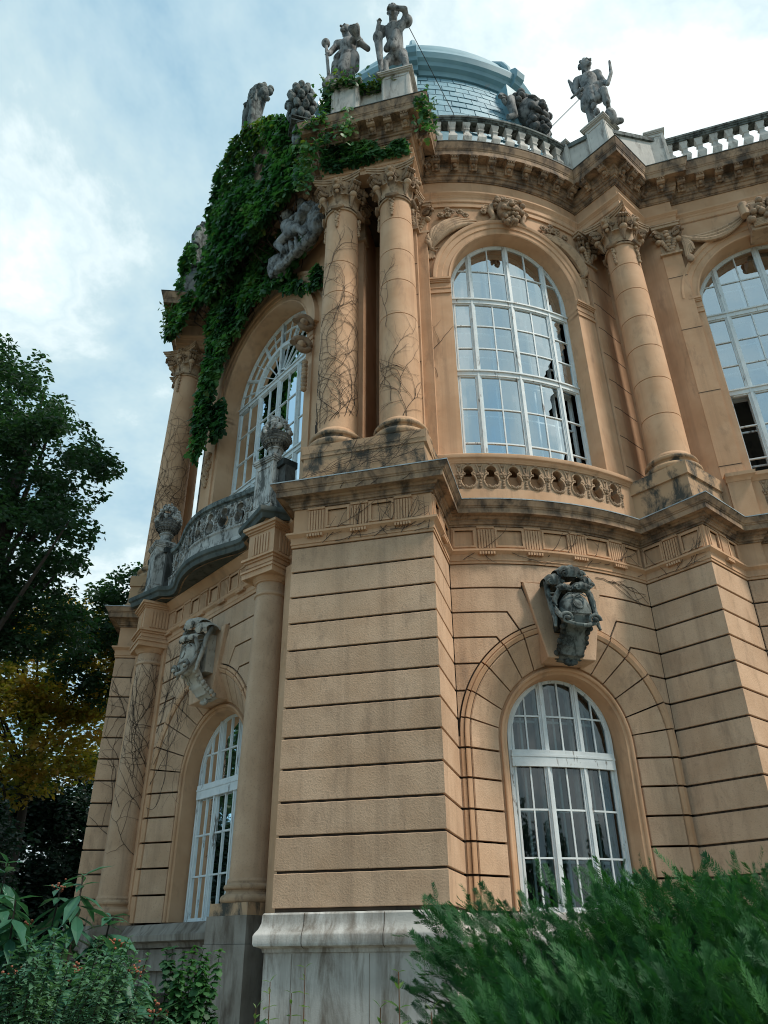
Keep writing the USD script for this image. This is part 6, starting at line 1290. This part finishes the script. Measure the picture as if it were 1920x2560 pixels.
tree('maple_tree', 'yellow and rust autumn tree behind the oak', (-13.5, 30, 0), 15, [((-12.6, 29, 11.6), (3.6, 2, 2.8), .5), ((-14.2, 29, 8.6), (4.5, 2, 2.4), .5)], 330, 60, M_AUT, .2, .25, 9, 1, limbs=16, csize=(.4, .8))
tree('lime_tree', 'smaller green tree touching the far left column', (-9.6, 28, 0), 15.5, [((-9.9, 28, 13.8), (1.7, 1.6, 1.5), .5), ((-10.8, 28, 11.4), (1.8, 1.8, 1.6), .5)], 120, 75, M_OAK, .18, .2, 12, 1, limbs=8, csize=(.3, .6))
tree('yew_tree', 'dark yew in the shade beside the far left pier', (-10.8, 20.3, 0), 5.6, [((-11.0, 20.2, 3.0), (2.0, 1.6, 2.5), .55), ((-13.5, 21, 3.0), (2.6, 1.6, 2.7), .45)], 420, 120, M_YEW, .13, .22, 15, 1, limbs=6)
tree('dark_tree', 'dim dark tree filling the gap under the oak', (-16, 33, 0), 9, [((-17, 33, 4.6), (5, 2, 4.6), .55), ((-12.5, 33, 4.4), (4.0, 2, 4.6), .35), ((-11.5, 34, 4), (2.6, 2, 4.2), .2)], 620, 110, M_YEW, .2, .25, 17, 1, limbs=5, csize=(.6, 1.0))
# the wood round the clearing, met as dark reflections in the lower windows
rg = np.random.default_rng(50); WV, WF = [], []
for x, y, h in ((-26, 24, 13), (-30, 31, 13), (-31, 16, 12), (-30, 8, 12), (-31, -3, 11), (-27, -16, 11), (-20, -26, 11), (-11, -32, 11), (-2, -35, 11), (8, -35, 11), (18, -32, 11), (28, -25, 11), (36, -14, 10), (-24, 42, 16), (-14, 46, 15)):
    u = rg.normal(0, 1, (130, 3)); u /= np.linalg.norm(u, axis=1, keepdims=True); C_ = np.array([x, y, h * .52]) + u * [4.4, 3.2, h * .46] * rg.uniform(.4, 1, (130, 1)) ** .5; d = rg.normal(0, 1, (130 * 46, 3)); d /= np.linalg.norm(d, axis=1, keepdims=True)
    v, f = leaves(np.repeat(C_, 46, 0) + d * rg.uniform(.2, 1, (len(d), 1)) * 1.25, d, rg, .42, LEAF4, .35, .9); WV.append(v); WF.append(f)
w_ = part('/World', 'wood', cat_(WV, WF), M_OAK, None); cd(stage.GetPrimAtPath(w_), kind='stuff', label='dark wood around the clearing behind the trees at the left', category='trees')

# ------------------------------------------------------------------ juniper in front of the bay
def juniper(name, label, c, r, nf, seed, keep, spr=0.0):
    rg = np.random.default_rng(seed); t = thing(name, label, 'juniper bush')
    # one feathery frond: a curved axis with twigs, every twig clad in scale-like needles
    bv, bf = [], []; rs = random.Random(seed); o = 0
    def needle(p, d, L, w):
        nonlocal o
        s = np.cross(d, [.3, .2, 1]); s /= np.linalg.norm(s); bv.extend([p - s * w, p + s * w, p + d * L]); bf.append((o, o + 1, o + 2)); o += 3
    for k in range(8):
        y = .08 + .92 * k / 8; p = np.array([0, y, -.18 * y * y]); L = .26 * (1 - y * .70)
        for sg in (-1, 1):
            d = np.array([sg * .52, .84, rs.uniform(-.20, .25)]); d /= np.linalg.norm(d)
            for j in range(3):
                q = p + d * L * j / 3
                for e in (-1, 1):
                    dd = d + np.array([e * .5 * d[1], -e * .5 * d[0], rs.uniform(-.3, .3)]); needle(q, dd / np.linalg.norm(dd), .125 * (1 - .2 * j / 3), .014)
            needle(p + d * L, d, .10, .018)
    for j in range(6): needle(np.array([0, .8 + .035 * j, -.12]), np.array([.25 * (-1) ** j, 1, 0]),   .11, .018)
    bv, bf = np.array(bv), np.array(bf)
    r = np.asarray(r); c = np.asarray(c); nb = nf // 28; PP, AA, SS = [], [], []; mb = MB(); k = 0
    while k < nb:
        u = rg.normal(0, 1, 3); u /= np.linalg.norm(u); u[2] = abs(u[2]) * 1.1 - .15
        tip = c + u * r * rg.uniform(.60, 1.02) + [-.06, 0, .04]
        if not keep(tip[None])[0]: continue
        k += 1; b0_ = c + np.array([rg.uniform(-.45, .45) * r[0], rg.uniform(-.2, .4) * r[1], -.3 * r[2]]) * [1, 1, 1]; m_ = (b0_ + tip) / 2 + [rg.uniform(-.1, .1), 0, rg.uniform(.05, .35)]; q = np.linspace(0, 1, 12)[:, None]
        L_ = (1 - q) ** 2 * b0_ + 2 * q * (1 - q) * m_ + q ** 2 * tip; mb.tube(L_, np.linspace(.022, .004, 12), 4, cap=False)
        dd = (L_[-1] - L_[-4]); dd /= np.linalg.norm(dd); dd = dd + [-.35, -.1, .28]; dd /= np.linalg.norm(dd); side = np.cross(dd, [0, 0, 1.0]); side /= np.linalg.norm(side)
        for j in range(15):
            f_ = 1 - .5 * (j / 15) ** .8; p = np.array([np.interp(f_, q[:, 0], L_[:, i]) for i in range(3)]); sgn = (-1) ** j; w = .15 + .75 * min(1, j / 5)
            PP.append(p + rg.normal(0, .012, 3)); AA.append(dd + side * sgn * w * rg.uniform(.4, 1.0) + np.array([0, 0, 1]) * rg.uniform(-.35, .45)); SS.append(rg.uniform(.15, .29) * (1 if j < 10 else .8))
    ns = nf; u = rg.normal(0, 1, (ns * 5, 3)); u /= np.linalg.norm(u, axis=1, keepdims=True); u = u[u[:, 2] > -.3]; Q_ = c + u * r * (rg.uniform(.60, .98, (len(u), 1)) + .42 * (meshkit.fbm((u * r) * 1.5 + 9, 3, seed)[:, None] - .5) * 2); Q_ = Q_[keep(Q_)][:ns]
    nn = (Q_ - c) / r ** 2; nn /= np.linalg.norm(nn, axis=1, keepdims=True); PP += list(Q_); AA += list(nn * .7 + np.array([-.50, -.12, .28]) + rg.normal(0, .42, Q_.shape)); SS += list(rg.uniform(.17, .34, len(Q_)))
    P_, al = np.array(PP), np.array(AA); v, f = inst(bv, bf, P_, basis(al, np.cross(al, rg.normal(0, 1, P_.shape))), np.array(SS)); part(t, 'foliage', (v, f), M_JUN, None, kind='stuff'); part(t, 'branches', mb, M_BARK, None, kind='stuff')
    return t
juniper('juniper_bush', 'broad feathery green juniper in front of the bowed bay', np.array([2.75, 7.6, 0.35]), (3.15, 1.7, 1.86), 4800, 3, lambda P: (P[:, 1] < 8.6) & (P[:, 2] > .5))
juniper('juniper_bush', 'nearer juniper spreading along the bottom right corner', np.array([1.9, 5.6, 0.2]), (1.95, 1.0, 1.30), 2400, 6, lambda P: (P[:, 1] < 6.2) & (P[:, 2] > .5))
juniper('juniper_bush', 'juniper sprigs reaching in from the right edge', np.array([4.15, 6.6, 1.55]), (.80, .5, .95), 130, 8, lambda P: P[:, 0] < 4.1)

# ------------------------------------------------------------------ shrubs at the lower left
def stem_shrub(name, label, c, stems, mat, size, seed, leaf, per=16, cat='shrub', stem_r=.012, droop=.55, flower=0, jit=.35, ring=4, group=None):
    rg = np.random.default_rng(seed); rs = random.Random(seed); t = thing(name, label, cat, group); PV, AL_, NR, SZ = [], [], [], []; mb = MB(); fb_ = MB()
    for (dx, dy, h, lean) in stems:
        b0_ = np.array([c[0] + dx * .4, c[1] + dy * .4, 0.05]); tip = np.array([c[0] + dx, c[1] + dy, h]); m_ = (b0_ + tip) / 2 + [lean, 0, .15]; u_ = np.linspace(0, 1, 14)[:, None]; L_ = (1 - u_) ** 2 * b0_ + 2 * u_ * (1 - u_) * m_ + u_ ** 2 * tip; mb.tube(L_, np.linspace(stem_r, stem_r * .45, 14), 5)
        for k in range(per):
            q = 1 - (k / per) * .62; p = np.array([np.interp(q, u_[:, 0], L_[:, i]) for i in range(3)])
            for j in range(ring):
                a = k * 1.3 + j * 2 * math.pi / ring + rs.uniform(-.5, .5); d = np.array([math.cos(a), math.sin(a), -droop + (1.1 if k < 2 else .0) * rs.random()]) + rg.normal(0, jit * .5, 3); PV.append(p); AL_.append(d); NR.append(np.array([0, 0, 1.0]) + d * .4 + rg.normal(0, jit * .5, 3)); SZ.append(size * rs.uniform(.6, 1.15) * (1 if k > 1 else .7))
        if flower and rs.random() < flower:
            for j in range(16): fb_.ball(tip + rg.normal(0, 1, 3) * [.035, .035, .018] + [0, 0, .02], rs.uniform(.007, .013), 0)
    v, f = inst(leaf[0], leaf[1], np.array(PV), basis(np.array(AL_), np.array(NR)), np.array(SZ)); part(t, 'leaves', (v, f), mat, None, kind='stuff'); part(t, 'stems', mb, M_STEM if mat is M_SAP else M_BARK, None, kind='stuff')
    if fb_.n: part(t, 'flower_heads', fb_, M_BERRY, None, kind='stuff')
    return t
rs = random.Random(77)
st = [(-.35, .1, 2.22, -.1), (.28, 0, 2.12, .1), (.05, .2, 2.05, 0), (-.1, -.2, 1.95, 0), (.5, .1, 1.85, .1), (-.6, 0, 1.9, -.1), (.62, -.1, 1.66, .15), (.25, -.3, 1.75, 0), (-.9, .2, 1.82, -.1), (-1.2, 0, 1.75, -.1), (.75, .1, 1.5, .1), (-.4, -.3, 1.75, 0), (.45, -.35, 1.5, 0), (-1.5, .1, 1.8, 0), (-.75, -.2, 1.6, 0), (-1.05, -.3, 1.5, 0), (-.2, .3, 1.8, 0), (.1, -.4, 1.5, 0), (-1.4, -.2, 1.5, 0), (.4, .3, 1.6, 0), (.7, -.3, 1.3, .1), (.95, 0, 1.25, .1)]
stem_shrub('viburnum_shrub', 'large-leaved shrub with rusty flower heads before the far left column', (-2.55, 6.3), st, M_VIB, .30, 3, LEAFL, per=17, flower=.35, ring=4, stem_r=.014)
st = [(rs.uniform(-1.15, .75), rs.uniform(-.5, .4), rs.uniform(1.25, 1.72), rs.uniform(-.1, .1)) for _ in range(170)]
stem_shrub('low_shrub', 'bushy small-leaved grey-green shrub filling the bottom left corner', (-2.05, 4.75), st, M_HEB, .058, 5, LEAFH, per=36, ring=4, stem_r=.004, droop=.05)
st = [(rs.uniform(-.45, .5), rs.uniform(-.2, .3), rs.uniform(1.0, 1.72), rs.uniform(-.1, .1)) for _ in range(26)]
stem_shrub('evergreen_shrub', 'small dark evergreen against the stone plinth beside the column pedestal', (-2.30, 9.6), st, M_IVY, .11, 7, LEAF5, per=14, ring=4, stem_r=.008)
st = [(rs.uniform(-.6, .4), rs.uniform(-.2, .2), rs.uniform(.8, 1.08), 0) for _ in range(22)]
stem_shrub('ground_creeper', 'low dark creeper at the foot of the pale plinth', (-1.25, 8.2), st, M_IVY, .10, 9, LEAF5, per=9, ring=4, stem_r=.006)
for k, (x, y, h, lab) in enumerate(((-.82, 6.0, 1.44, 'thin pale sapling nearest the corner of the plinth'), (-.60, 6.1, 1.52, 'taller pale sapling in front of the pale plinth'), (.02, 4.4, 1.52, 'pink-tinged sapling in front of the juniper'), (.17, 4.3, 1.36, 'short two-leaved sapling right of the pink-tinged one'))):
    stem_shrub('sapling', lab, (x, y), [(.03, 0, h, .02), (-.06, .05, h - .15, -.03)], M_SAP, .095, 20 + k, LEAFL, per=10, cat='sapling', ring=2, stem_r=.006, droop=-.2, group=None)
